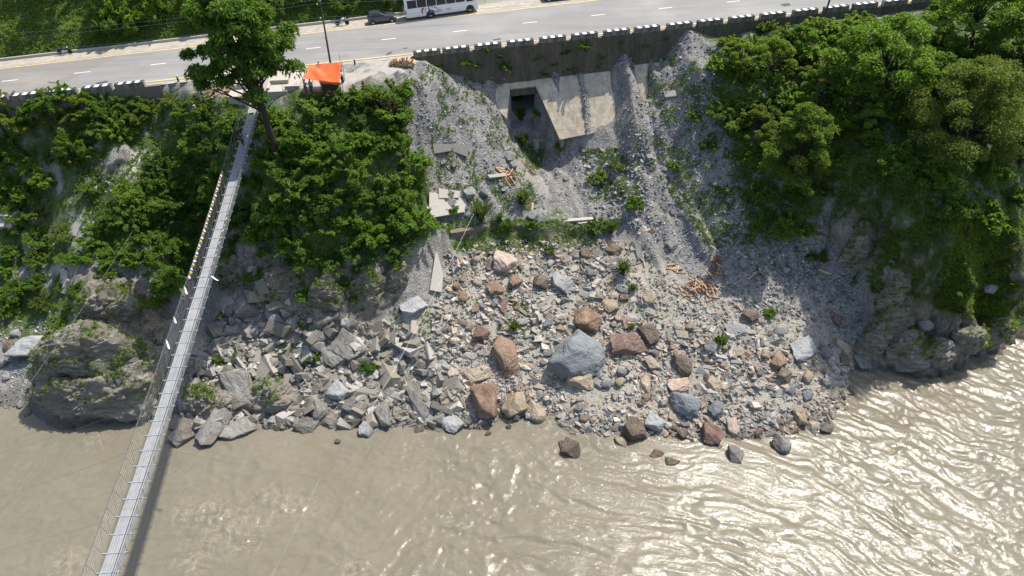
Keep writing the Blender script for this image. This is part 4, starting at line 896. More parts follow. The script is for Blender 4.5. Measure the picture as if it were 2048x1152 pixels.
def shrub_mesh(k, leaf, size, per, spread=1.0, tall=1.0):
    r = np.random.default_rng(500+k); cl = []
    for i in range(15+k % 5):
        a = r.uniform(0, 6.28); q = r.random()**.6*.85*spread; h = r.uniform(.12, .8)*tall*(1-.35*q)
        cl.append(((q*math.cos(a), q*math.sin(a), h), r.uniform(.16, .36), .62))
    for i in range(16):
        a = r.uniform(0, 6.28); e = r.uniform(.2, 1.35); L = r.uniform(.85, 1.3)
        for t in (.6, .72, .84, .95):
            cl.append(((L*t*math.cos(a)*math.cos(e)*spread, L*t*math.sin(a)*math.cos(e)*spread, (.15+L*t*math.sin(e)*.85)*tall), .10, .055))
    V, Fc, at_ = clump_leaves(cl, per, size, r, droop=.2)
    return V, Fc, at_
SHAPES = [shrub_mesh(k, None, (.17, .21, .145, .25)[k % 4], (215, 165, 290, 130)[k % 4], 1.0+.15*(k % 3), (1, .85, 1.2)[k % 3]) for k in range(12)]
def stem_mesh(k):
    r = random.Random(k); bm = B()
    for i in range(6):
        a = r.uniform(0, 6.28); q = r.uniform(.2, .6)
        tube(bm, [(0, 0, -.25), (q*.4*math.cos(a), q*.4*math.sin(a), .3), (q*math.cos(a), q*math.sin(a), .75)], .03, 4, .01)
    me = bpy.data.meshes.new('stems'); bm.to_mesh(me); bm.free(); me.materials.append(M_twig); return me
STEMS = [stem_mesh(k) for k in range(3)]
def shrub(x, y, rad, kind, label, group, z=None, hs=1.0):
    k = random.randrange(12); key = ('s', k, kind)
    if key not in SHM: SHM[key] = leaf_mesh('foliage', *SHAPES[k], LM[kind])
    z = float(ground_z(x, y)) if z is None else z
    o = empty('shrub', (x, y, z-.08), random.uniform(0, 6.28)); tag(o, label, 'shrub', group)
    n = gnormal(x, y); o.rotation_euler = (-n.y*.35, n.x*.35, random.uniform(0, 6.28)); o.scale = (rad, rad, rad*hs)
    c = bpy.data.objects.new('foliage', SHM[key]); COL.objects.link(c); c.parent = o
    c = bpy.data.objects.new('stems', STEMS[k % 3]); COL.objects.link(c); c.parent = o
    return o
SH_HAND = []
def shrub_px(px, py, rad, kind, label, group, hs=1.0):
    """px, py: middle of the shrub as seen; it is rooted a little lower"""
    g = ground(px, py+rad*9*hs*.6); SH_HAND.append((px, py, rad*ppm(g)*.75)); return shrub(g.x, g.y, rad, kind, label, group, g.z, hs)
for px, py, rad, kd, hs, lab in [
  (150, 288, 2.0, 'lime', 1.1, 'bright feathery shrub standing alone on the slope at the left'),
  (205, 202, 1.7, 'mid', 1.0, 'leafy shrub growing up over the parapet blocks at the left'),
  (620, 395, 1.6, 'olive', .9, 'yellowish shrub in the thicket right of the footbridge'),
  (755, 205, 1.6, 'rust', 1.3, 'reddish leaved shrub at the top right corner of the thicket'),
  (788, 225, 1.3, 'rust', 1.5, 'reddish green shrub at the scree edge beside the firewood stack'),
  (590, 310, 1.5, 'lime', .9, 'bright green shrub at the foot of the big tree'),
  (1268, 405, 1.25, 'mid', 1.3, 'lone upright green shrub on the scree right of the terrace'),
  (1540, 625, .85, 'mid', .9, 'small round green shrub on the right bar'),
  (1440, 678, .75, 'mid', 1.2, 'small narrow green shrub among the stones of the right bar'),
  (630, 715, 1.1, 'mid', .9, 'green shrub among the slabs of the left bank'),
  (735, 730, 1.15, 'dark', .8, 'dark shrub below the big ribbed slab'),
  (610, 640, 1.1, 'lime', .9, 'light shrub at the foot of the cliff beside the leaning slabs'),
  (440, 718, 1.0, 'mid', .7, 'low green shrub on the stones right of the bridge'),
  (475, 712, .7, 'mid', .8, 'little green plant right of the low shrub by the bridge'),
  (575, 700, .7, 'dark', 1.1, 'dark little shrub between leaning slabs'),
  (445, 628, .6, 'lime', .8, 'small plant below the cliff right of the footbridge'),
  (735, 268, 1.3, 'dark', 1.0, 'shrub on the brow above the thicket under the tarp shelter'),
  (1640, 515, 1.3, 'olive', .8, 'olive shrub hanging over the shaded gully'),
  (420, 690, .7, 'mid', .8, 'small plant beside the bridge deck above the rounded striped rock'),
  (1010, 130, 1.0, 'mid', .9, 'green plant growing from the retaining wall, leftmost large one'),
  (1075, 115, .9, 'lime', 1.0, 'light green plant growing from the retaining wall in its middle'),
  (1163, 92, 1.0, 'mid', 1.0, 'leafy plant growing high on the retaining wall at the right'),
  (970, 100, .8, 'lime', .9, 'light plant high on the left half of the retaining wall'), (1110, 128, .8, 'mid', .9, 'plant at the foot of the retaining wall above the apron crown'), (1200, 108, .8, 'mid', .8, 'plant low on the retaining wall left of the pointed scree cone'), (1045, 140, .7, 'dark', .8, 'dark plant at the foot of the retaining wall above the culvert'), (880, 130, .7, 'lime', .8, 'light weed where the scree spur meets the retaining wall'),
  (1035, 195, .8, 'lime', 1.0, 'yellow green plant hanging in the top of the culvert mouth'), (1075, 225, .7, 'mid', .9, 'plant on the right side wall inside the culvert mouth'), (1120, 292, .8, 'mid', .9, 'plant below the lowest corner of the apron'),
  (1015, 448, 1.0, 'lime', .8, 'leafy clump at the left foot of the tall terrace grass'), (1062, 452, 1.1, 'mid', .7, 'leafy clump on the edge of the terrace wall below the wide grass'), (1195, 452, 1.2, 'mid', .9, 'shrub at the right end of the terrace wall beside the thick grass clump'), (1195, 350, 1.3, 'lime', .7, 'wide low shrub on the scree between culvert and terrace'), (1230, 330, 1.2, 'olive', .7, 'olive low shrub on the scree right of the wide low one'), (1100, 500, .9, 'mid', .7, 'plant at the foot of the terrace wall by the stream'), (905, 415, .7, 'mid', .8, 'plant beside the large tilted concrete plate'), (1390, 230, 1.1, 'mid', .8, 'green clump in the upper part of the right scree'), (1420, 290, 1.2, 'dark', .9, 'dark green clump in the middle of the right scree'), (1450, 380, 1.1, 'mid', .8, 'green clump on the lower right scree left of the wood'), (1350, 330, .9, 'lime', .7, 'light clump on the scree below the apron'),
  (950, 128, .9, 'mid', .7, 'creeper spilling down the left third of the retaining wall'), (1000, 112, .8, 'dark', .8, 'dark creeper high on the retaining wall above the culvert'), (1045, 98, .7, 'mid', .7, 'small creeper just under the parapet above the culvert'), (1130, 100, .8, 'dark', .7, 'dark creeper in the middle of the retaining wall right of the light green plant'), (1240, 80, .6, 'lime', .7, 'light creeper under the parapet above the pointed cone'), (1290, 88, .7, 'mid', .7, 'creeper on the retaining wall between the two scree cones'), (1085, 145, .8, 'lime', .7, 'weedy clump on the top edge of the apron'), (1140, 135, .9, 'mid', .7, 'leafy clump on the top edge of the apron right of the weedy one'), (1195, 130, .8, 'olive', .7, 'olive clump at the top of the apron beside the cone'),
  (930, 118, .9, 'mid', .8, 'low plant at the left end of the retaining wall'),
  (1330, 75, .7, 'mid', .8, 'plant hanging at the right end of the retaining wall'),
  (760, 470, 1.5, 'mid', 1.0, 'shrub hanging over the lower right edge of the thicket')]:
    shrub_px(px, py, rad, kd, lab, None, hs)
SREG = [
 ([(100, 250), (220, 245), (190, 300), (180, 400), (120, 300)], 40, (.8, 1.2), ('olive', 'lime', 'mid'), 'low olive bush on the bare patch of the left slope', 'low bushes on the bare patch of the left slope'),
 ([(445, 440), (520, 470), (560, 500), (650, 560), (560, 600), (470, 570), (430, 520)], 42, (.7, 1.15), ('mid', 'dark', 'olive'), 'shrub on the brown earth cut right of the footbridge', 'shrubs on the earth cut right of the footbridge'),
 ([(1780, 480), (1860, 430), (2060, 440), (2060, 650), (1960, 640), (1880, 620), (1800, 580)], 30, (.6, 1.0), ('lime', 'olive', 'straw'), 'low grassy bush draped over the right cliff', 'grassy bushes on the right cliff'),
 ([(100, 640), (240, 620), (320, 640), (310, 760), (230, 740), (100, 740)], 52, (.5, .8), ('olive', 'lime'), 'low tuft of green growing on the face of the left outcrop', 'greenery on the face of the left outcrop'),
 ([(515, 230), (600, 215), (700, 195), (800, 190), (812, 235), (790, 270), (825, 330), (850, 400), (845, 470), (800, 510), (740, 500), (690, 520), (640, 550), (600, 520), (560, 490), (505, 470), (470, 430), (505, 330), (540, 285)], 34, (1.35, 2.0), ('mid', 'mid', 'dark', 'mid', 'lime'), 'green shrub in the dense thicket right of the footbridge', 'shrubs of the thicket right of the footbridge'),
 ([(485, 240), (465, 330), (430, 430), (380, 540), (320, 580), (270, 540), (180, 500), (210, 420), (300, 345), (360, 275), (430, 230)], 33, (1.3, 1.9), ('mid', 'dark', 'mid', 'lime', 'dark'), 'green shrub on the slope just left of the footbridge', 'shrubs left of the footbridge'),
 ([(300, 195), (420, 205), (440, 235), (360, 262), (290, 250)], 30, (.9, 1.3), ('olive', 'lime', 'mid'), 'low weedy shrub below the verge left of the bridge head', 'weedy shrubs left of the bridge head'),
 ([(0, 205), (90, 195), (240, 190), (300, 205), (250, 262), (120, 245), (0, 300)], 28, (1.2, 1.7), ('mid', 'lime', 'olive', 'mid'), 'shrub below the striped parapet blocks at the left', 'shrubs below the left parapet'),
 ([(0, 290), (90, 300), (110, 400), (70, 460), (140, 460), (60, 540), (110, 600), (0, 640)], 33, (1.1, 1.7), ('lime', 'mid', 'olive', 'mid'), 'light green shrub on the slope at the far left', 'shrubs on the far left slope'),
 ([(140, 490), (250, 560), (290, 600), (280, 620), (200, 530), (140, 530)], 30, (.9, 1.4), ('mid', 'lime'), 'shrub on top of the rock outcrop left of the bridge', 'shrubs on the left outcrop'),
 ([(125, 560), (160, 570), (150, 690), (110, 760), (85, 760), (100, 680)], 30, (.6, 1.1), ('olive', 'lime', 'mid'), 'low bush trailing down the left side of the outcrop', 'bushes down the side of the outcrop'),
 ([(1440, 80), (1560, 52), (1690, 42), (1800, 50), (1760, 300), (1650, 330), (1600, 460), (1530, 460), (1495, 380), (1465, 290), (1430, 180)], 38, (1.2, 1.9), ('lime', 'mid', 'olive', 'mid'), 'shrub on the wooded slope right of the scree', 'shrubs right of the scree'),
 ([(1800, 90), (1870, 20), (2080, 20), (2080, 470), (1960, 460), (1850, 390), (1760, 330)], 46, (1.5, 2.3), ('mid', 'dark', 'mid', 'lime'), 'shrub beneath the trees at the right', 'undergrowth shrubs at the right'),
 ([(700, 530), (745, 520), (740, 560), (690, 620), (660, 600)], 28, (.7, 1.1), ('mid', 'dark'), 'shrub clinging to the rock below the thicket', 'shrubs on the rock below the thicket')]
nsh = 0
for poly, sp, (r0, r1), kinds, lab, grp in SREG:
    sp *= 1.36; r0 *= 1.2; r1 *= 1.2
    xs = [p[0] for p in poly]; ys = [p[1] for p in poly]; pts = []
    for t in range(2500):
        px, py = random.uniform(min(xs), max(xs)), random.uniform(min(ys), max(ys))
        if not bool(inpoly([px], [py], poly)[0]): continue
        if any((a-px)**2+(b-py)**2 < sp*sp*.72 for a, b in pts) or any((a-px)**2+(b-py)**2 < (c*.8)**2 for a, b, c in SH_HAND): continue
        pts.append((px, py)); rad = random.uniform(r0, r1); kd = random.choice(kinds)
        g = ground(px, py+rad*5); shrub(g.x, g.y, rad, kd, lab, grp, g.z, random.uniform(.75, 1.1)); nsh += 1
# hillside beyond the road
for i in range(46):
    x = -82+i*1.75+random.uniform(-.6, .6)
    for q in range(2):
        y = ykerb(x)+2.6+q*3.2+random.uniform(-.8, .8)
        if x > -14 and y < ykerb(x)+10: continue
        if q == 0 and x < -57: continue
        if q == 1 or i % 3 == 2: continue
        shrub(x, y, random.uniform(1.4, 2.3), random.choice(('mid', 'dark', 'lime', 'olive')), 'tall weedy shrub on the hillside beyond the road', 'shrubs on the hillside beyond the road', None, random.uniform(1.0, 1.8)); nsh += 1
print('shrubs', nsh)
# ---- undergrowth and weeds: one mass each
def herb_mass(name, jobs, kinds, label, cat):
    r = np.random.default_rng(77); PV, DV = [], []
    for poly, n, hgt, thr, wpx in jobs:
        xs = [p[0] for p in poly]; ys = [p[1] for p in poly]
        px = r.uniform(min(xs), max(xs), n*5); py = r.uniform(min(ys), max(ys), n*5)
        k = inpoly(px, py, poly) & (fbm(px/wpx, py/wpx, s=88, oct=4) > thr); px, py = px[k][:n], py[k][:n]
        for a, b in zip(px, py):
            g = np.array(ground(a, b)); m_ = r.integers(7, 15); d = r.normal(size=(m_, 3)); d[:, 2] = np.abs(d[:, 2]); d /= np.linalg.norm(d, axis=1)[:, None]
            PV.append(g+d*hgt*r.uniform(.3, 1, (m_, 1))); DV.append(d)
    P, D = np.concatenate(PV), np.concatenate(DV)
    V, Fc, a = leaves(P, D, jobs[0][2]*.75, r, wide=.6)
    return tag(obj(name, leaf_mesh(name, V, Fc, a, LM[kinds])), label, cat, kind='stuff')
big_ = [(0, 200), (480, 200), (470, 380), (330, 620), (0, 640)]
herb_mass('undergrowth', [(SREG[4][0], 1700, .34, -2, 40), (SREG[5][0], 1200, .34, -2, 40), (SREG[1][0], 420, .26, -.2, 25), (big_, 2600, .3, -.15, 60), (SREG[11][0], 1700, .34, -2, 40), (SREG[12][0], 1100, .34, -2, 40), (SREG[2][0], 5200, .30, -2, 30), ([(1700, 560), (1760, 470), (1850, 420), (1960, 450), (1800, 560), (1760, 620)], 700, .28, .0, 25), ([(1640, 330), (1870, 330), (1910, 450), (1810, 490), (1690, 470)], 1100, .3, -.2, 25),
   ([(100, 640), (150, 560), (330, 600), (320, 720), (200, 760), (90, 760)], 700, .24, .1, 30), ([(0, -60), (780, -60), (780, 20), (560, 60), (0, 118)], 3400, .42, -2, 30)],
   'lime', 'leafy undergrowth covering the ground between the shrubs', 'undergrowth')
herb_mass('weeds', [([(880, 120), (960, 150), (1030, 300), (1090, 420), (900, 430), (860, 300)], 1500, .19, .05, 22), ([(1290, 120), (1440, 90), (1480, 320), (1560, 480), (1420, 500), (1300, 330)], 3200, .20, -.02, 22),
   ([(1160, 300), (1280, 290), (1280, 400), (1180, 400)], 900, .22, .05, 16), ([(890, 440), (1190, 440), (1190, 490), (1060, 510), (900, 500)], 1100, .2, -.25, 22), ([(1000, 260), (1090, 300), (1080, 350), (1040, 330)], 500, .2, -.2, 18),
   ([(900, 500), (1060, 490), (1080, 700), (1000, 640), (880, 640)], 420, .16, .05, 18), ([(1020, 600), (1050, 600), (1080, 690), (1050, 690)], 340, .2, -2, 18), ([(400, 640), (640, 600), (760, 640), (740, 760), (420, 740)], 260, .18, .15, 20),
   ([(700, 190), (880, 115), (880, 150), (800, 210)], 260, .15, .0, 20), ([(340, 188), (480, 190), (470, 225), (340, 225)], 300, .16, -.1, 20), ([(1440, 100), (1700, 400), (1660, 560), (1500, 560)], 900, .22, .0, 20),
   ([(780, 580), (880, 620), (860, 720), (780, 680)], 150, .16, .1, 20), ([(1250, 480), (1300, 480), (1330, 660), (1240, 640)], 120, .15, .1, 15)],
   'lime', 'small green weeds sprouting through the scree and stones', 'weeds')
P_, N_ = np.concatenate(CRAGP), np.concatenate(CRAGN); r_ = np.random.default_rng(5); PV, DV = [], []
for q, n in zip(P_, N_):
    k = r_.integers(8, 16); d = r_.normal(size=(k, 3))*.7+n+np.array([0, 0, .5]); d /= np.linalg.norm(d, axis=1)[:, None]; PV.append(q+d*r_.uniform(.05, .38, (k, 1))); DV.append(d)
V, Fc, a = leaves(np.concatenate(PV), np.concatenate(DV), .24, r_, wide=.45)
tag(obj('cliff_grass', leaf_mesh('cliff_grass', V, Fc, a, LM['lime']), None), 'grass and moss growing on the ledges of the river cliffs', 'grass', kind='stuff')
# ---- grass tufts
def tuft_mesh(k, n=260, kind='grass'):
    r = np.random.default_rng(900+k); V, Fc, A_ = [], [], []; o = 0
    for i in range(n):
        a = r.uniform(0, 6.28); e = r.uniform(.05, 1.0); L = r.uniform(.6, 1.1); w_ = .021
        d = np.array([math.cos(a), math.sin(a), 0]); s = np.array([-d[1], d[0], 0])*w_; b = d*r.uniform(0, .12); q = r.random()
        for j, t in enumerate((0, .4, .75, 1)):
            p = b+d*(e*t*t*L*.75)+np.array([0, 0, L*(t-.38*e*t*t)]); ww = s*(1-t*.85)*1.6
            V += [p-ww, p+ww]; A_ += [q, q]
        for j in range(3): Fc.append([o+2*j, o+2*j+1, o+2*j+3, o+2*j+2])
        o += 8
    me = np_mesh('grass_tuft', np.array(V), np.array(Fc)); attr(me, 'leafvar', A_); me.materials.append(LM[kind]); return me
TUFT = [tuft_mesh(k) for k in range(3)]; TUFTD = [tuft_mesh(7+k, 130, 'dry') for k in range(2)]
for px, py, h, lab, dry in [
  (962, 440, 3.4, 'tallest grass clump on the left of the terrace above the wall', 0), (1045, 408, 3.0, 'wide tall grass clump above the terrace wall beside the small shelf of logs', 0), (1015, 462, 2.0, 'yellowish grass clump on the edge of the terrace wall', 0),
  (1000, 440, 1.5, 'short grass clump between the two tall clumps on the terrace', 0), (1222, 465, 2.7, 'thick grass clump at the right end of the terrace wall', 0), (1245, 548, 2.7, 'large grass clump below the domed brown rock', 0),
  (1266, 582, 1.5, 'thin grass clump beside and below the large right hand clump', 0), (1028, 662, 1.9, 'round bright grass tuft above the tall orange boulder', 0), (1262, 660, 1.1, 'grass tuft growing on the reddish boulder', 0),
  (1042, 240, 2.6, 'grass clump in the mouth of the culvert', 0), (1046, 292, 2.6, 'grass clump on the stream bank below the culvert', 0), (1655, 140, 2.6, 'dry arching grass clump among the right hand trees', 1), (1545, 90, 2.2, 'grass clump under the parapet right of the scree', 0),
  (1640, 175, 2.4, 'dry grass clump below the arching one among the right trees', 1), (20, 240, 2.4, 'dry grass clump at the left frame edge under the parapet', 1), (1000, 655, .8, 'small grass tuft left of the round bright tuft', 0)]:
    g = ground(px, py); o = bpy.data.objects.new('grass_tuft', random.choice(TUFTD if dry else TUFT)); COL.objects.link(o); o.location = g
    h *= .78; o.scale = (h, h, h); o.rotation_euler = (0, 0, random.uniform(0, 6)); tag(o, lab, 'grass tuft')
# ---- trees
def crown_mesh(seed, R, H, nclump, per, size, kind, droop=.2, wide=.45, hollow=.5, shape=1.0):
    r = np.random.default_rng(seed); cl = []
    for i in range(nclump):
        d = r.normal(size=3); d /= np.linalg.norm(d); d[2] = d[2] if d[2] > -.55 else -d[2]; q = hollow+(1-hollow)*r.random()**.7
        taper = 1-.35*shape*max(0, d[2])
        cl.append(((d[0]*R*q*taper, d[1]*R*q*taper, d[2]*H*q), R*r.uniform(.11, .25), .8))
    V, Fc, a = clump_leaves(cl, per, size, r, droop=droop, wide=wide)
    return leaf_mesh('crown', V, Fc, a, LM[kind]), [c[0] for c in cl]
def tree(px, py, bx, by, R, H, kind, seed, label, nclump=34, per=300, size=.34, droop=.25, wide=.45, tr=.22, group=None, zbase=None, hollow=.5, shape=1.0):
    by = py+.3*(by-py) if seed > 1 else by
    g = ground(bx, by); d = ray(px, py); s = g.y/d[1]; zc = CZ+d[2]*s; zc = max(zc, g.z+H*.8)
    xo = d[0]*s-g.x; xo = max(-2.5, min(2.5, xo))
    o = empty('tree', g); tag(o, label, 'tree', group)
    cm_, cc = crown_mesh(seed, R, H, nclump, per, size, kind, droop, wide, hollow, shape)
    c = obj('crown', cm_, None, o, (xo, 0, zc-g.z))
    bm = B(); top = Vector((xo, 0, zc-g.z+H*.35)); r = random.Random(seed)
    mid_ = Vector((xo*.25+r.uniform(-.15, .15), r.uniform(-.15, .15), (zc-g.z)*.5))
    tube(bm, [(0, 0, -.6), (0.02, 0, .4), mid_, (xo, 0, (zc-g.z)*.92), top], [tr*1.35, tr, tr*.8, tr*.55, tr*.12], 9)
    for p in cc[::2]:
        h0 = r.uniform(.45, .9); st = Vector((xo*h0, 0, (zc-g.z)*h0)); en = Vector((p[0]+xo, p[1], p[2]+zc-g.z))
        tube(bm, [st, st.lerp(en, .5)+Vector((0, 0, -.15*R*.3)), en], [tr*.34, tr*.2, tr*.05], 5)
    obj('trunk', bm, M_bark, o); return o
tree(482, 92, 556, 322, 5.5, 7.2, 'dark', 1, 'tall tree with a long bare trunk standing over the bridge head', 130, 330, .60, .7, .30, .42, None, None, .35, .5)
o = COL.objects['tree']
for P_, R_, n_ in (((-2.2, 0, 6.3), 1.0, 3),):
    cm2, cc2 = crown_mesh(55, 1.5, .9, 9, 110, .44, 'mid', .5, .34)
    lowb = obj('lower_branch', cm2, None, o, (-.9, -.3, 7.2))
for i, (px, py, bx, by, R, H, kd, nc, pr, sz, lab) in enumerate([
  (1582, 345, 1600, 450, 4.7, 5.8, 'lime', 100, 330, .30, 'olive feathery tree at the edge of the scree, lower left of the right wood'),
  (1762, 150, 1772, 260, 6.2, 4.6, 'mid', 78, 250, .42, 'broad leafy tree in the middle of the right wood below the parapet'),
  (1925, 275, 1905, 430, 6.6, 6.4, 'olive', 112, 330, .30, 'wide dull olive tree with a fine leaved crown at the right'),
  (1935, 70, 1940, 165, 5.6, 5.2, 'mid', 76, 250, .40, 'dark green tree at the top right corner by the road'),
  (2040, 130, 2050, 240, 5.2, 5.4, 'mid', 70, 240, .38, 'tree at the right frame edge near the road'),
  (1738, 260, 1745, 325, 2.3, 2.6, 'lime', 22, 240, .34, 'small pale leaved tree in the dark hollow between the right trees'),
  (1868, 185, 1880, 280, 3.6, 3.4, 'dark', 32, 280, .36, 'dark tree behind the wide olive tree'),
  (1535, 140, 1545, 215, 3.4, 3.0, 'lime', 34, 290, .27, 'yellow green small tree right of the scree top'),
  (1640, 205, 1650, 275, 3.3, 3.2, 'mid', 30, 290, .30, 'mid green small tree between the olive tree and the parapet'),
  (2035, 300, 2040, 380, 4.0, 3.8, 'mid', 70, 240, .34, 'tree half cut by the right frame edge above the cliff'),
  (1700, 90, 1705, 150, 2.6, 2.4, 'mid', 24, 280, .32, 'small tree close below the parapet blocks at the right'),
  (1480, 125, 1490, 180, 2.4, 2.3, 'lime', 24, 270, .28, 'bushy little tree leaning over the right scree cone'),
  (1505, 265, 1515, 330, 2.6, 2.6, 'olive', 26, 270, .26, 'thin olive sapling left of the feathery tree'),
  (1600, 90, 1605, 140, 2.3, 2.1, 'mid', 22, 260, .30, 'small leafy tree under the utility pole by the parapet')]):
    tree(px, py, bx, by, R, H, kd, 40+i, lab, nc, pr, sz)
for i, (x, dy, R, H, hz, kd, lab) in enumerate([
  (-70, 7, 4.5, 5, 5.5, 'dark', 'dark bushy tree beyond the road at the far left'), (-61, 8.5, 4.2, 5, 5, 'mid', 'second tree from the left beyond the road'), (-53, 6.5, 3.6, 5, 5, 'lime', 'bright bamboo like tree beyond the road left of the tall tree'),
  (-46, 8, 4.0, 5, 5, 'mid', 'tree beyond the road just left of the tall tree'), (-38, 9, 4.2, 5, 5, 'mid', 'tree beyond the road hidden behind the tall tree'), (-29, 7, 3.2, 4, 4, 'mid', 'tree beyond the road left of the utility pole'), (-22, 8, 3.4, 4, 4, 'lime', 'light green tree beyond the road above the parked car'),
  (-84, 7.5, 4.6, 5, 5, 'dark', 'tree beyond the road cut by the left frame edge')]):
    y = ykerb(x)+dy; z = float(ground_z(x, y)); o = empty('tree', (x, y, z)); tag(o, lab, 'tree')
    cm_, cc = crown_mesh(70+i, R, H, 36, 270, .36, kd); obj('crown', cm_, None, o, (0, 0, hz)); bm = B()
    tube(bm, [(0, 0, -.6), (.1, 0, hz*.5), (0, 0, hz+1)], [.28, .2, .06], 8)
    for p in cc[::2]: tube(bm, [(0, 0, hz*.6), (p[0], p[1], p[2]+hz)], [.08, .02], 5)
    obj('trunk', bm, M_bark, o)
# ---------------------------------------------------------------- concrete works
def concrete_m(name, col, stain=(.05, .045, .032), amt=.5, streak=True, scale=1.0):
    m, nt, p = mat(name); v = coords(nt); vs = coords(nt, 'Object', (.9, .9, .13))
    n = noise(nt, 2.2*scale, 6, .65, v); s = noise(nt, 1.1, 8, .8, vs, .4); f = noise(nt, 14, 4, .7, v)
    c = ramp(nt, mth(nt, 'ADD', mth(nt, 'MULTIPLY', n, .7), mth(nt, 'MULTIPLY', f, .3)), [(.3, tuple(x*.72 for x in col)), (.7, tuple(min(1, x*1.18) for x in col))])
    k = mth(nt, 'MULTIPLY', mth(nt, 'SUBTRACT', s if streak else n, .5-.12*amt, True), 3.2, True)
    c = cmix(nt, mth(nt, 'MULTIPLY', k, amt), c, stain)
    nt.links.new(c, p.inputs['Base Color']); p.inputs['Roughness'].default_value = .92; p.inputs['Specular IOR Level'].default_value = .2
    bump(nt, p, mth(nt, 'ADD', n, mth(nt, 'MULTIPLY', f, .5)), .5, .05); return m
M_wall = concrete_m('weathered_wall_concrete', (.125, .108, .08), (.03, .028, .019), .85)
M_conc = concrete_m('concrete', (.40, .37, .32), (.16, .14, .11), .4, False)
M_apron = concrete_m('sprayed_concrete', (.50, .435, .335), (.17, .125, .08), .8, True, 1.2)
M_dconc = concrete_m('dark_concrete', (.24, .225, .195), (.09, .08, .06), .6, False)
M_stone = concrete_m('dry_stone', (.19, .165, .13), (.05, .045, .03), .8, False, 3)
def along(f, x0, x1, step, top, bot, thick, name, m, parent=None, front=0.0):
    xs = np.arange(x0, x1+step*.5, step); V, Fc = [], []
    for i, x in enumerate(xs):
        y0 = f(x)-front; y1 = y0+thick; t = top(x) if callable(top) else zr(x)+top; b = bot(x) if callable(bot) else zr(x)+bot
        V += [(x, y0-.12*(t-b)*.5, b), (x, y0, t), (x, y1, t), (x, y1, b)]
        if i:
            o = (i-1)*4
            for a, c in ((0, 1), (1, 2), (2, 3), (3, 0)): Fc.append([o+a, o+4+a, o+4+c, o+c])
    n = (len(xs)-1)*4
    Fc += [[0, 1, 2, 3], [n+3, n+2, n+1, n]]
    return obj(name, np_mesh(name, V, Fc), m, parent)
rw = along(yb, -12.6, 25, 1.25, -.02, -6.4, .5, 'retaining_wall', M_wall, None, .22)
tag(rw, 'tall stained concrete retaining wall under the road above the apron', 'retaining wall')
tag(along(yb, 25.02, 62, 1.25, -.02, -4.0, .5, 'retaining_wall', M_wall, None, .18), 'lower retaining wall under the parapet on the wooded right side', 'retaining wall')
tag(along(yb, -110, -42.6, 1.25, -.02, -2.5, .5, 'retaining_wall', M_stone, None, .2), 'stone retaining wall under the parapet blocks at the left', 'retaining wall')
kb = along(ykerb, -130, -10, 1.25, .30, -.3, .28, 'kerb', M_conc); tag(kb, kind='structure')
# cap edge line of the apron beneath the wall
# parapet blocks
def parapet_m():
    m, nt, p = mat('parapet_paint'); tc = N(nt, 'ShaderNodeTexCoord'); sx = N(nt, 'ShaderNodeSeparateXYZ'); nt.links.new(tc.outputs['Object'], sx.inputs[0])
    k = mth(nt, 'FLOOR', mth(nt, 'DIVIDE', mth(nt, 'ADD', sx.outputs[0], 1.72), 3.44/7)); odd = mth(nt, 'MODULO', k, 2.0)
    v = tc.outputs['Object']; n = noise(nt, 3, 6, .7, v)
    wht = cmix(nt, mth(nt, 'MULTIPLY', mth(nt, 'SUBTRACT', n, .45, True), 1.5, True), (.74, .73, .70), (.45, .43, .39))
    pnt = cmix(nt, odd, (.045, .045, .045), wht)
    con = cmix(nt, mth(nt, 'MULTIPLY', mth(nt, 'SUBTRACT', noise(nt, 1.8, 6, .7, coords(nt, 'Object', (1.5, 1.5, .3))), .42, True), 4, True), (.215, .195, .16), (.05, .046, .034))
    side = mth(nt, 'MULTIPLY', mth(nt, 'LESS_THAN', sx.outputs[1], -.21), mth(nt, 'LESS_THAN', sx.outputs[2], .60))          # the river face is bare concrete
    ends = mth(nt, 'GREATER_THAN', mth(nt, 'ABSOLUTE', sx.outputs[0]), 1.70)
    c = cmix(nt, side, pnt, con); c = cmix(nt, ends, c, (.42, .39, .34))
    nt.links.new(c, p.inputs['Base Color']); p.inputs['Roughness'].default_value = .85; bump(nt, p, n, .3, .02); return m
M_par = parapet_m()
bm = B(); box(bm, 3.40, .66, .72, (0, .11, .28), bev=.012); pme = bpy.data.meshes.new('parapet_block'); bm.to_mesh(pme); bm.free(); pme.materials.append(M_par)
PB = [(-58, 206), (18, 191), (92, 182), (165, 173), (228, 168), (826, 104), (885, 96), (949, 89), (1014, 82), (1079, 74), (1143, 67), (1207, 59), (1268, 53), (1333, 46), (1394, 39), (1457, 32), (1520, 26), (1585, 19), (1649, 14), (1711, 11), (1775, 7)]
def pblock(xc, lab):
    o = bpy.data.objects.new('parapet_block', pme); COL.objects.link(o)
    ya = math.atan(.163); o.location = (xc, yb(xc)+.05, zr(xc)-.02); o.rotation_euler = (0, -math.atan(.05), ya)
    tag(o, lab, 'parapet block', 'striped parapet blocks along the road edge')
for i, (px, py) in enumerate(PB):
    P = at_road(px, py, .64); pblock(P.x+1.70, 'black and white topped parapet block in the short row at the left' if i < 5 else 'black and white topped parapet block along the road edge right of the firewood stack')
for k in range(1, 5): pblock(P.x+1.7+4.3*k, 'black and white topped parapet block along the road edge right of the firewood stack')
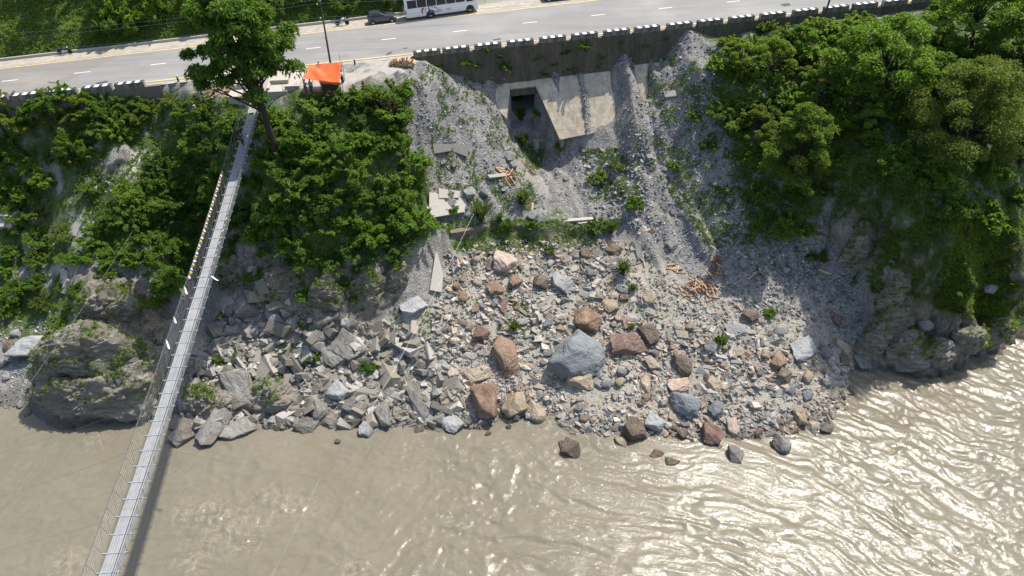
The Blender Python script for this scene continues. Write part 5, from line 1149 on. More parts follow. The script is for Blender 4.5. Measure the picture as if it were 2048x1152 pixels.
# sloping apron round the culvert mouth
def plane_prism(name, pts, th, m, parent=None, up=None):
    pts = [Vector(p) for p in pts]; c = sum(pts, Vector())/len(pts)
    n = Vector()
    for a, b in zip(pts, pts[1:]+pts[:1]): n += (a-c).cross(b-c)
    n.normalize(); n = n if n.z > 0 else -n
    pts = [p-n*(p-c).dot(n) for p in pts]
    bm = B(); prism(bm, pts, -n*th); bmesh.ops.triangulate(bm, faces=[f for f in bm.faces if len(f.verts) > 4]); return obj(name, bm, m, parent)
ap = empty('concrete_apron', at_apron(1150, 200)); tag(ap, 'pale sprayed concrete apron sloping down from the retaining wall around the culvert mouth', 'apron')
def apron_part(name, L, th=.5, h=0.0):
    o = plane_prism(name, [at_apron(a, b, h) for a, b in L], th, M_apron); o.parent = ap; o.matrix_parent_inverse = Matrix.Translation(ap.location).inverted(); return o
apron_part('wing_slab', [(976, 168), (1020, 163), (1020, 178), (1014, 238), (998, 222), (984, 196)])
apron_part('crown_slab', [(1020, 163), (1070, 154), (1072, 172), (1020, 178)], .5, .004)
apron_part('main_slab', [(1070, 154), (1150, 142), (1235, 128), (1254, 122), (1258, 190), (1240, 252), (1205, 262), (1120, 279), (1072, 172)], .5, .1)
apron_part('side_slab', [(1254, 122), (1330, 116), (1328, 150), (1296, 196), (1272, 215), (1258, 190)], .5, .5)
cv = empty('culvert', at_apron(1045, 176)); tag(cv, 'dark open culvert under the road with overgrown side walls', 'culvert')
def rel(o, par):
    o.parent = par; o.matrix_parent_inverse = Matrix.Translation(par.location).inverted(); return o
bm = B()
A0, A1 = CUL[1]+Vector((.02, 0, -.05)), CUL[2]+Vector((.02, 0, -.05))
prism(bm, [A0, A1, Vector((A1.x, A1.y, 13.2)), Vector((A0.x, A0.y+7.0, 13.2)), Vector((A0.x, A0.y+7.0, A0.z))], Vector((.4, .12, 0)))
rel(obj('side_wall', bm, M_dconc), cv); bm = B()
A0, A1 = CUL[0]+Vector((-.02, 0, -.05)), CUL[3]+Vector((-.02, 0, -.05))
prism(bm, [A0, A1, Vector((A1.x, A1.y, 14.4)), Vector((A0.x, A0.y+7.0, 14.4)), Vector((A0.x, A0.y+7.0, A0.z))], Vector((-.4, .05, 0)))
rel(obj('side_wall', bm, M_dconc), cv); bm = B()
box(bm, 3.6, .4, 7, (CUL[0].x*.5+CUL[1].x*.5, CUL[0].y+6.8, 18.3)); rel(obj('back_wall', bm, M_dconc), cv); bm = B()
L0 = ground(1078, 296); box(bm, 2.6, .5, .35, (L0.x+.3, L0.y+.25, L0.z+1.15), (0, .05, .2), .03); box(bm, 2.4, .25, 1.2, (L0.x+.3, L0.y+.45, L0.z+.45), (0, 0, .2)); rel(obj('stream_sill', bm, M_dconc), cv)
M_fall, nt, p = mat('falling_water'); p.inputs['Base Color'].default_value = (.62, .63, .62, 1); p.inputs['Roughness'].default_value = .15; p.inputs['Alpha'].default_value = .55
bm = B(); r = random.Random(3)
for i in range(16):
    x = L0.x-.35+r.uniform(-.28, .28); t = [Vector((x+r.uniform(-.03, .03), L0.y-.02-.20*q**.6, L0.z+1.35-1.5*q)) for q in (0, .15, .4, .7, 1)]
    tube(bm, t, .022, 5, .012)
tag(obj('waterfall', bm, M_fall), 'thin trickle of water falling from the sill below the culvert', 'waterfall')
# terrace wall
def seg_wall(name, p0, p1, h, th, m, lab, cat, cap=None):
    a, b = Vector(p0), Vector(p1); d = b-a; L = d.length; o = empty(name, (a+b)/2, math.atan2(d.y, d.x)); tag(o, lab, cat)
    bm = B(); n = max(3, int(L/.5)); r = random.Random(int(L*100))
    V = []; 
    for i in range(n): box(bm, L/n+.0, th*r.uniform(.92, 1.0), h*r.uniform(.93, 1.0), (-L/2+(i+.5)*L/n, r.uniform(-.03, .03), -h/2+d.z*(i+.5-n/2)/n), (0, -math.atan2(d.z, L), 0))
    obj('masonry', bm, m, o)
    if cap:
        bm = B(); box(bm, cap*L, th*1.12, .14, (L/2-cap*L/2, 0, .05+d.z*.3), (0, -math.atan2(d.z, L), 0), .02); obj('coping', bm, M_conc, o)
    return o
Q0, Q1 = ground(985, 452), ground(1186, 438)
seg_wall('terrace_wall', (Q0.x, Q0.y-.1, Q0.z+.05), (Q1.x, Q1.y-.1, Q1.z+.1), 1.7, .5, M_stone, 'low dark masonry wall holding the stream terrace above the boulders', 'wall', .3)
Q2, Q3 = ground(900, 462), ground(972, 450)
seg_wall('terrace_wall', (Q2.x, Q2.y-.3, Q2.z+.1), (Q3.x, Q3.y-.3, Q3.z+.25), 1.5, .8, M_stone, 'broken stub of masonry wall left of the terrace wall', 'wall')
# fallen slabs
def slab_px(name, L, th, m, lab, cat, lift=.25, group=None):
    pts = [ground(a, b)+Vector((0, 0, lift if len(q) == 0 else q[0])) for a, b, *q in L]
    o = plane_prism(name, pts, th, m); c = sum(pts, Vector())/len(pts)
    for v in o.data.vertices: v.co -= c
    o.location = c; return tag(o, lab, cat, group)
slab_px('concrete_slab', [(866, 291, .3), (938, 303, .9), (935, 321, .5), (905, 306, .35), (868, 308, .05)], .3, M_dconc, 'dark fallen concrete slab sticking out of the scree below the spur', 'slab')
slab_px('concrete_slab', [(878, 384), (921, 388), (918, 402), (878, 402)], .35, M_conc, 'pale concrete fragment lying above the large tilted plate', 'slab', .45)
slab_px('concrete_slab', [(858, 388, .15), (936, 398, .1), (928, 432, .5), (860, 443, .6)], .3, M_conc, 'large tilted concrete plate covered in gravel left of the grass clumps', 'slab')
slab_px('concrete_slab', [(873, 512, 1.0), (888, 560, 1.1), (884, 592, .5), (861, 588, .7)], .35, M_conc, 'leaning triangular concrete slab on the grey chute below the plate', 'slab')
slab_px('concrete_slab', [(975, 360, .75), (1012, 356, .75), (1012, 362, .75), (980, 366, .75)], 1.2, M_conc, 'square concrete block carrying a small heap of pale logs', 'slab')
slab_px('concrete_slab', [(1326, 186), (1350, 184), (1352, 195), (1330, 198)], .3, M_conc, 'small light slab on the scree right of the apron', 'slab')
slab_px('concrete_slab', [(160, 430), (172, 438), (152, 476), (139, 470)], .3, M_conc, 'sloping strip of old concrete among the left shrubs', 'slab')
slab_px('concrete_slab', [(124, 540), (136, 545), (134, 592), (120, 588)], .3, M_conc, 'lower strip of old concrete above the left outcrop', 'slab')
slab_px('concrete_slab', [(1150, 446), (1178, 436), (1184, 446), (1160, 450)], .2, M_conc, 'pale cracked slab at the right end of the terrace', 'slab', .2)
# anchor block at the far left
g = ground(24, 445); o = empty('cable_anchor_block', g, -.15); tag(o, 'big concrete anchor block among shrubs at the left edge', 'anchor block')
bm = B(); box(bm, 2.4, 1.5, 1.5, (0, 0, .75), (0, 0, 0), .04); box(bm, 2.0, .9, .9, (0, -.9, .2), (.5, 0, 0), .04); obj('body', bm, M_conc, o)
bm = B(); tube(bm, [(.3, -1.0, .7), (.3, -1.5, .45)], .08, 8); obj('anchor_rod', bm, simple('steel', (.3, .3, .3), .4, .8), o)
# bridge head: two anchor masses, steps and gate
M_galv = simple('galvanised_steel', (.40, .415, .42), .42, .55, var=.12, scale=3)
M_cable = simple('steel_cable', (.16, .165, .165), .45, .6, var=.15)
M_post = simple('white_post_paint', (.62, .60, .55), .7, var=.15)
for px0, px1, py, w_, lab in ((457, 503, 213, 2.3, 'left concrete anchor mass at the bridge head under the tall tree'), (541, 577, 203, 2.2, 'right concrete anchor mass at the bridge head under the tall tree')):
    a = at_road((px0+px1)/2, py, -1.1); o = empty('bridge_anchor', a, .12); tag(o, lab, 'bridge anchor', 'concrete anchors of the footbridge')
    bm = B(); box(bm, w_, 3.4, 1.75, (0, 1.7, .35), bev=.03); obj('mass', bm, M_conc, o)
    bm = B(); box(bm, w_*.94, 1.1, .5, (0, 2.6, 1.48), bev=.02); obj('cap', bm, M_conc, o)
a = at_road(584, 186, -.4); o = empty('low_wall', a, .15); tag(o, 'low whitish wall beside the right bridge anchor', 'wall'); bm = B(); box(bm, 1.4, .3, 1.2, (0, 0, .3), bev=.02); box(bm, .3, 1.6, 1.2, (.85, .6, .3), bev=.02); obj('masonry', bm, M_conc, o)
a = at_road(585, 160, 0); o = empty('ramp_slab', a, .15); tag(o, 'pale concrete ramp from the road to the bridge head', 'ramp'); bm = B(); box(bm, 4.6, 5.2, .22, (0, 0, .05), (.03, 0, 0), .03); box(bm, .35, 5.4, .45, (-2.5, 0, .15), (.03, 0, 0), .03); obj('slab', bm, M_conc, o)
# ---------------------------------------------------------------- suspension footbridge
def bz(y): return 18+7*(y/75)**2
def bx(y): return -22.6-.0905*y
def bpt(y, off=0.0, up=0.0):
    dz = 14*y/75**2; t = Vector((-.0905, 1, dz)).normalized(); s = Vector((1, .0905, 0)).normalized()
    return Vector((bx(y), y, bz(y)))+s*off+Vector((0, 0, up))
Y0, Y1 = -44.0, 75.2
br = empty('suspension_footbridge', bpt(75)); tag(br, 'long steel suspension footbridge with wire mesh sides crossing the muddy river', 'footbridge')
def brp(name, bm, m): return rel(obj(name, bm, m), br)
ys = np.arange(Y0, Y1, 1.25)
M_deck = None
def deck_m():
    m, nt, p = mat('deck_grating'); v = coords(nt)
    n = noise(nt, 2.5, 5, .7, v); w_ = noise(nt, .35, 4, .6, v)
    c = ramp(nt, mth(nt, 'ADD', mth(nt, 'MULTIPLY', n, .6), mth(nt, 'MULTIPLY', w_, .4)), [(.3, (.21, .215, .215)), (.55, (.30, .305, .305)), (.75, (.38, .38, .375))])
    nt.links.new(c, p.inputs['Base Color']); p.inputs['Metallic'].default_value = .35; p.inputs['Roughness'].default_value = .55; return m
M_deck = deck_m()
for k in range(7):                                    # seven runs of steel planking
    bm = B(); o0 = -.49+k*.142; w2 = .062; prev = None
    for i, y in enumerate(ys):
        sag = .0
        jog = .012*math.sin(i*1.7+k*2.1)
        a = [bm.verts.new(bpt(y, o0-w2+.07, .04+jog)), bm.verts.new(bpt(y, o0+w2+.07, .04+jog)), bm.verts.new(bpt(y, o0+w2+.07, .0+jog)), bm.verts.new(bpt(y, o0-w2+.07, .0+jog))]
        if prev:
            for q in range(4): bm.faces.new((prev[q], a[q], a[(q+1) % 4], prev[(q+1) % 4]))
        prev = a
    brp('deck_plank', bm, M_deck)
for y in ys:
    bm = B(); M = (bpt(y, .72)-bpt(y, -.72)); box(bm, 1.52, .07, .06, (0, 0, .045)); 
    for s in (-1, 1): box(bm, .05, .05, .16, (s*.70, 0, .03))
    bmesh.ops.transform(bm, matrix=Matrix.Translation(bpt(y)) @ Matrix.Rotation(math.atan2(M.y, M.x), 4, 'Z'), verts=bm.verts)
    brp('cross_beam', bm, M_galv)
for s in (-1, 1):
    bm = B(); tube(bm, [bpt(y, s*.95, 1.12) for y in np.arange(Y0, Y1+1.3, 2.5)], .028, 6); brp('handrail_cable', bm, M_cable)
    bm = B(); tube(bm, [bpt(y, s*.62, -.02) for y in np.arange(Y0, Y1+1.3, 2.5)], .03, 6); brp('deck_cable', bm, M_cable)
    bm = B()
    for y in ys: tube(bm, [bpt(y, s*.70, 0), bpt(y, s*.95, 1.12)], .012, 4)
    for i, y in enumerate(ys[:-1]): tube(bm, [bpt(y, s*.70, 0.02), bpt(ys[i+1], s*.95, 1.1)], .008, 4)
    brp('hangers', bm, M_cable)
    # woven mesh: real wires, 0.16 m apart
    bm = B()
    for q in (.15, .3, .45, .6, .75, .9):
        tube(bm, [bpt(y, s*(.70+.25*q), 1.12*q) for y in np.arange(Y0, Y1, 2.5)], .003, 3, cap=False)
    for y in np.arange(Y0, Y1, .21): tube(bm, [bpt(y, s*.70, 0), bpt(y+.1, s*.95, 1.12)], .003, 3, cap=False)
    brp('side_mesh', bm, M_cable)
bm = B(); tube(bm, [bpt(y, .26, .075) for y in np.arange(Y0, 66, 2.5)], .02, 5); brp('water_pipe', bm, simple('black_pipe', (.03, .03, .03), .5))
bm = B()
for s in (-1, 1):
    tube(bm, [bpt(75.4, s*1.0, -.4), bpt(76.2, s*1.0, 2.1)], .05, 8)
tube(bm, [bpt(76.2, -1.0, 2.05), bpt(76.2, 1.0, 2.05)], .04, 8); tube(bm, [bpt(75.4, -1.0, 0), bpt(77.4, -1.4, 1.6)], .04, 8)
brp('gate_frame', bm, M_post)
# prayer flags
FC = {'blue': (.04, .06, .27), 'white': (.66, .66, .64), 'red': (.38, .06, .045), 'green': (.03, .20, .06), 'yellow': (.55, .38, .06)}
FM = {k: simple(k+'_flag_cloth', v, .85, var=.12, scale=8) for k, v in FC.items()}
def flag_string(name, y0, y1, off, up, step, lab, size=.24, rev=False, lean=-.4):
    st = empty(name, bpt(y0, off, up)); tag(st, lab, 'prayer flags'); bm = B()
    n = int((y1-y0)/step); tube(bm, [bpt(y0+(y1-y0)*i/12, off, up-.02) for i in range(13)], .008, 4); rel(obj('cord', bm, M_cable), st)
    names = ['blue', 'white', 'red', 'green', 'yellow']
    for i in range(n):
        y = y0+step*i; h = size*random.uniform(.9, 1.1); bm = B(); vs = []
        for a in range(4):
            row = []
            for b in range(4):
                u, w_ = a/3, b/3
                row.append(bm.verts.new(bpt(y+u*step*.86, off+lean*h*w_+.04*math.sin(u*5+i*1.7+w_*3)*w_, up-.02-h*w_*.85+.03*math.sin(i*2.3+u*4)*w_)))
            vs.append(row)
        for a in range(3):
            for b in range(3): bm.faces.new((vs[a][b], vs[a+1][b], vs[a+1][b+1], vs[a][b+1]))
        f = obj('flag', bm, FM[names[(i if not rev else -i) % 5]]); rel(f, st)
flag_string('prayer_flag_string', 47.2, 62.3, -.95, 1.12, .2, 'colourful prayer flags strung along the left handrail of the footbridge', .23, False, .55)
flag_string('prayer_flag_string', 48.7, 56.4, .92, 1.10, .33, 'loose prayer flags tied along the right handrail of the footbridge', .3, True, -.9)
for y, off, L, lab in ((46.3, -1.0, .75, 'white scarf tied to the left handrail just below the prayer flags'), (42.8, -1.0, .55, 'middle white scarf on the left handrail of the footbridge'), (40.4, -1.0, .8, 'lowest white scarf on the left handrail of the footbridge'), (47.4, .9, 1.0, 'white scarf blowing from the right handrail of the footbridge')):
    bm = B(); vs = []; P = bpt(y, off, 1.1); D = Vector((.25 if off < 0 else .75, -.45, -.35 if off < 0 else -.1)).normalized()*L
    for i in range(6):
        u = i/5; w_ = .02+.06*math.sin(u*2.6); q = P+D*u+Vector((0, 0, .05*math.sin(u*6)))
        vs.append((bm.verts.new(q+Vector((w_, w_*.3, 0))), bm.verts.new(q-Vector((w_, w_*.3, -.03)))))
    for a, b in zip(vs, vs[1:]): bm.faces.new((a[0], a[1], b[1], b[0]))
    tag(obj('white_scarf', bm, FM['white']), lab, 'scarf', 'scarves tied to the footbridge')
# wind guy cables and their ties
def cat_line(p, q, sag, n=14): return [Vector(p).lerp(Vector(q), i/n)-Vector((0, 0, sag*4*(i/n)*(1-i/n))) for i in range(n+1)]
GA = ground(958, 408)+Vector((0, 0, .3)); G1 = at(735, 832, 10.5); G2 = at(640, 955, 12.5); G3 = at(545, 1150, 14.0); G4 = G3+(G3-G2)*1.6
bm = B(); pts = cat_line(GA, G1, .8)+cat_line(G1, G2, .15)[1:]+cat_line(G2, G3, .15)[1:]+cat_line(G3, G4, .2)[1:]; tube(bm, pts, .013, 5)
gc = tag(obj('wind_guy_cable', bm, M_cable), 'thin guy cable running from the terrace across the river right of the footbridge', 'cable')
for a, by_ in ((G2, 31.2), (at(568, 1092, 13.5), 24.6), (G1, 41)):
    bm = B(); tube(bm, cat_line(a, bpt(by_, .7, -.05), .25), .009, 4); obj('tie_cable', bm, M_cable, gc)
AL = Vector((-43.8, 70.5, 13.6)); L1 = at(-60, 925, 11.5); L2 = at(-120, 1040, 13); L3 = at(-170, 1150, 14)
bm = B(); tube(bm, cat_line(AL, L1, .6)+cat_line(L1, L2, .1)[1:]+cat_line(L2, L3, .1)[1:], .013, 5)
gl = tag(obj('wind_guy_cable', bm, M_cable), 'thin guy cable hanging from the anchor block down the left edge', 'cable')
for a, by_ in ((L1, 35.6), (at(-90, 1020, 12.6), 31.4), (at(-140, 1130, 13.6), 26.0)):
    bm = B(); tube(bm, cat_line(a, bpt(by_, -.7, -.05), .25), .009, 4); obj('tie_cable', bm, M_cable, gl)
# ---------------------------------------------------------------- poles, posts, wires
M_pole = simple('tarred_steel_pole', (.07, .06, .05), .7, var=.3, scale=2); M_ins = simple('porcelain', (.72, .71, .68), .3, var=.1)
def upole(px, py, h, lab):
    g = at_road(px, py); o = empty('utility_pole', (g.x, g.y, zr(g.x)-.05)); tag(o, lab, 'utility pole')
    bm = B(); tube(bm, [(0, 0, -.3), (0, 0, h*.4), (0, 0, h*.4+.02), (0, 0, h*.75), (0, 0, h*.75+.02), (0, 0, h)], [.13, .12, .105, .10, .08, .065], 10); obj('pole', bm, M_pole, o)
    bm = B(); tube(bm, [(-.45, 0, h-.5), (.1, 0, h-.5)], .03, 6); tube(bm, [(-.3, -.05, h-2.1), (.1, 0, h-2.1)], .025, 6); tube(bm, [(-.3, 0, h*.42), (.05, 0, h*.42)], .03, 6); obj('bracket', bm, M_pole, o)
    for q in ((-.42, 0, h-.46), (0, 0, h), (-.28, -.05, h-2.06)):
        bm = B(); lathe(bm, [(.03, 0), (.075, .04), (.045, .09), (.065, .13), (.02, .19)], 10, 'Z', q); obj('insulator', bm, M_ins, o)
    return Vector((g.x, g.y, zr(g.x)+h-.05))
T1 = upole(661, 127, 7.6, 'dark steel utility pole behind the orange tarp shelter')
T2 = upole(1650, 33, 8.0, 'dark utility pole standing between parapet blocks at the upper right')
for k, (dz, dx) in enumerate(((.2, 0), (-.3, -.42), (-1.9, -.28))):
    bm = B(); L_ = Vector((-75, 76, 31.5+dz)); tube(bm, cat_line(T1+Vector((dx, 0, dz)), L_, .8), .011, 4)
    tube(bm, cat_line(T1+Vector((dx, 0, dz)), T2+Vector((dx, 0, dz)), 1.0, 20), .011, 4)
    tag(obj('overhead_wire', bm, M_cable), ('topmost', 'middle', 'lowest')[k]+' of three thin wires strung from the utility pole along the road', 'wire')
M_blk = simple('black_paint', (.02, .02, .02), .6)
for px, py, lab in ((710, 129, 'little black and white marker post at the road edge right of the tarp'), (357, 163, 'little black and white marker post at the road edge left of the tall tree')):
    g = at_road(px, py); o = empty('marker_post', g); tag(o, lab, 'marker post'); bm = B(); box(bm, .18, .18, .6, (0, 0, .25), bev=.02); obj('post', bm, M_blk, o); bm = B(); box(bm, .184, .184, .26, (0, 0, .68), bev=.02, taper=.8); obj('white_top', bm, M_post, o)
for px, py, h, t, lab in ((404, 203, 1.5, .12, 'leaning grey stone post beside the firewood heap'), (390, 218, .5, 0, 'left stub post with a whitish top below the leaning stone post'), (404, 220, .6, 0, 'right stub post with a whitish top below the leaning stone post')):
    g = ground(px, py); bm = B(); box(bm, .3, .26, h+.4, (0, 0, h/2-.2), (0, -t, 0), .03, .85); o = obj('stone_post', bm, M_conc, None, g); tag(o, lab, 'post')
# ---------------------------------------------------------------- vehicles
def paint(name, col, rough=.28, metal=0.0):
    m, nt, p = mat(name); v = coords(nt); n = noise(nt, 1.5, 5, .6, v); tcz = N(nt, 'ShaderNodeSeparateXYZ'); nt.links.new(coords(nt), tcz.inputs[0])
    dust = mth(nt, 'MULTIPLY', mth(nt, 'SUBTRACT', 1.0, mth(nt, 'DIVIDE', tcz.outputs[2], 1.1), True), mth(nt, 'MULTIPLY', n, .5))
    c = cmix(nt, dust, col, (.33, .30, .25)); nt.links.new(c, p.inputs['Base Color']); p.inputs['Roughness'].default_value = rough; p.inputs['Metallic'].default_value = metal
    p.inputs['Coat Weight'].default_value = .5; return m
M_glass, nt, p = mat('dark_glass'); p.inputs['Base Color'].default_value = (.012, .014, .016, 1); p.inputs['Roughness'].default_value = .06
M_rub_ = simple('tyre_rubber', (.02, .02, .02), .85, var=.2); M_alloy = simple('alloy', (.5, .5, .5), .35, .7, var=.1); M_trim = simple('black_plastic', (.022, .022, .024), .6)
M_tail, nt, p = mat('tail_lamp'); p.inputs['Base Color'].default_value = (.32, .01, .012, 1); p.inputs['Roughness'].default_value = .15
M_head, nt, p = mat('head_lamp'); p.inputs['Base Color'].default_value = (.75, .76, .78, 1); p.inputs['Roughness'].default_value = .08
M_seat = simple('vinyl_seat', (.018, .018, .02), .5); M_chrome = simple('chrome', (.62, .62, .62), .15, 1.0, var=.05)
def place(o, P, yaw):
    X_ = Vector((math.cos(yaw), math.sin(yaw), .05*math.cos(yaw))).normalized(); Zz = Vector((-.05, 0, 1)); Y_ = Zz.cross(X_).normalized(); Zz = X_.cross(Y_)
    M = Matrix((X_, Y_, Zz)).transposed().to_4x4(); o.matrix_world = Matrix.Translation(P) @ M
def wheel(par, x, y, z, r, w, rimr=.62):
    bm = B(); lathe(bm, [(r*.55, -w/2), (r*.93, -w/2), (r, -w*.3), (r, w*.3), (r*.93, w/2), (r*.55, w/2)], 24, 'Y'); o = obj('wheel', bm, M_rub_, par, (x, y, z))
    bm = B(); lathe(bm, [(.03, -w*.52), (r*rimr, -w*.50), (r*rimr, w*.50), (.03, w*.52)], 20, 'Y')
    for k in range(5):
        a = 2*math.pi*k/5; box(bm, r*.14, w*1.08, r*.42, (r*.33*math.sin(a), 0, r*.33*math.cos(a)), (0, a, 0), .01)
    obj('rim', bm, M_alloy, o)
def loft(bm, secs):
    """secs: list of rings (same count) -> skin with end caps"""
    R_ = [[bm.verts.new(Vector(p)) for p in s] for s in secs]; n = len(R_[0])
    for a, b in zip(R_, R_[1:]):
        for k in range(n): bm.faces.new((a[k], a[(k+1) % n], b[(k+1) % n], b[k]))
    bm.faces.new(list(reversed(R_[0]))); bm.faces.new(R_[-1]); bmesh.ops.recalc_face_normals(bm, faces=bm.faces)
def bus(px0, py0, px1, py1):
    A, Bp = at_road(px0, py0), at_road(px1, py1); yaw = math.atan2(Bp.y-A.y, Bp.x-A.x); wb = (Bp-A).length
    o = empty('bus'); L0, L1, Wd, H = -3.5, wb+1.25, 2.45, 3.15
    body = []
    for x, k, zt in ((L0, .93, H-.12), (L0+.15, .985, H-.03), (L0+.5, 1, H), (L1-.9, 1, H), (L1-.35, .985, H-.08), (L1-.08, .95, H-.45), (L1, .9, 1.35)):
        w_ = Wd/2*k; zb = .36 if x > L0+.2 else .45
        body.append([(x, -w_*.97, zb), (x, -w_, zb+.25), (x, -w_, min(zt-.4, 2.2)), (x, -w_*.95, zt-.18), (x, -w_*.78, zt), (x, w_*.78, zt), (x, w_*.95, zt-.18), (x, w_, min(zt-.4, 2.2)), (x, w_, zb+.25), (x, w_*.97, zb)])
    bm = B(); loft(bm, body); bmesh.ops.bevel(bm, geom=[e for e in bm.edges if e.calc_face_angle(0) > .5], offset=.03, segments=2, affect='EDGES')
    for v in bm.verts: v.co.y += Wd/2
    bo_ = obj('body', bm, paint('bus_white', (.72, .72, .69)), o)
    def panel(name, x0, x1, z0, z1, m, par=o, y=-.012, sk=0):
        bm = B(); prism(bm, [(x0, y, z0), (x1, y, z0), (x1-sk, y+.02, z1), (x0, y+.02, z1)], (0, .03, 0)); return obj(name, bm, m, par)
    nw = 6; x0 = L0+.35; x1 = L1-1.9; st = (x1-x0)/nw
    for k in range(nw):
        panel('window', x0+k*st+.05, x0+(k+1)*st-.03, 1.62, 2.68, M_glass)
    panel('driver_window', L1-1.72, L1-.75, 1.55, 2.62, M_glass, sk=.12)
    panel('sill_seam', L0+.3, L1-.5, .93, .945, M_trim, y=-.006); panel('sill_seam', L0+.3, L1-.5, 1.45, 1.47, M_trim, y=-.006)
    panel('luggage_panel', .95, 1.75, .75, 1.22, simple('panel_grey', (.42, .42, .42), .5)); panel('luggage_panel', 2.35, 2.95, .78, 1.25, simple('panel_grey2', (.42, .42, .42), .5))
    bm = B(); prism(bm, [(L1-.02, .25, 1.45), (L1-.02, Wd-.25, 1.45), (L1-.14, Wd-.3, 2.72), (L1-.14, .3, 2.72)], (.06, 0, 0)); obj('windscreen', bm, M_glass, o)
    bm = B(); prism(bm, [(L0+.02, .3, 1.7), (L0+.02, Wd-.3, 1.7), (L0+.04, Wd-.35, 2.7), (L0+.04, .35, 2.7)], (-.05, 0, 0)); obj('rear_window', bm, M_glass, o)
    panel('tail_lamp', L0+.02, L0+.16, .95, 1.4, M_tail); panel('headlight', L1-.3, L1-.1, .8, 1.0, M_head)
    bm = B(); tube(bm, [(L1-.1, -.05, 2.45), (L1+.2, -.28, 2.3)], .025, 6); box(bm, .12, .16, .36, (L1+.22, -.3, 2.1), bev=.03); obj('mirror', bm, M_trim, o)
    # the swirl on the flank: red, white and navy crescents
    red = paint('swirl_red', (.45, .02, .02)); nav = paint('swirl_navy', (.02, .03, .14))
    def cres(name, pts, w0, w1, m):
        bm = B(); n = len(pts); V = []
        for i, (x, z) in enumerate(pts):
            a = pts[max(0, i-1)]; b = pts[min(n-1, i+1)]; d = Vector((b[0]-a[0], 0, b[1]-a[1])).normalized(); nn = Vector((-d.z, 0, d.x)); t = i/(n-1); w_ = (w0+(w1-w0)*t)*math.sin(math.pi*min(.98, t*.9+.08))
            V.append((bm.verts.new(Vector((x, -.016, z))+nn*w_), bm.verts.new(Vector((x, -.016, z))-nn*w_)))
        for a, b in zip(V, V[1:]): bm.faces.new((a[0], a[1], b[1], b[0]))
        obj(name, bm, m, bo_)
    def arc(cx, cz, rx, rz, a0, a1, n=18): return [(cx+rx*math.cos(math.radians(a0+(a1-a0)*i/n)), cz+rz*math.sin(math.radians(a0+(a1-a0)*i/n))) for i in range(n+1)]
    cres('swirl', arc(-.7, 1.0, .45, .52, 95, 225), .14, .12, red); cres('swirl', arc(-.35, 1.02, .36, .42, 110, 215), .06, .05, red)
    cres('swirl', arc(.62, 1.30, .75, .52, 170, 265), .16, .10, nav); cres('swirl', arc(.75, 1.36, .95, .85, 125, 195), .07, .05, nav)
    cres('swirl', [(-.1, 1.5), (.3, 1.52), (.8, 1.36), (1.2, 1.08), (1.6, .62)], .05, .05, red); cres('swirl', [(.1, 1.2), (.5, .92), (.95, .75), (1.3, .70)], .07, .05, nav)
    for x in (0, wb): 
        for y in (.16, Wd-.16): wheel(o, x, y, .47, .47, .28, .55)
        bm = B(); prism(bm, [(x+.62*math.cos(math.radians(a)), -.008, .45+.62*math.sin(math.radians(a))) for a in range(-8, 189, 14)], (0, .12, 0)); obj('wheel_arch', bm, M_trim, o)
    tag(o, 'white coach with a red and navy swirl parked on the far side of the road', 'bus'); place(o, A, yaw); return o
bus(862, 36, 941, 25)
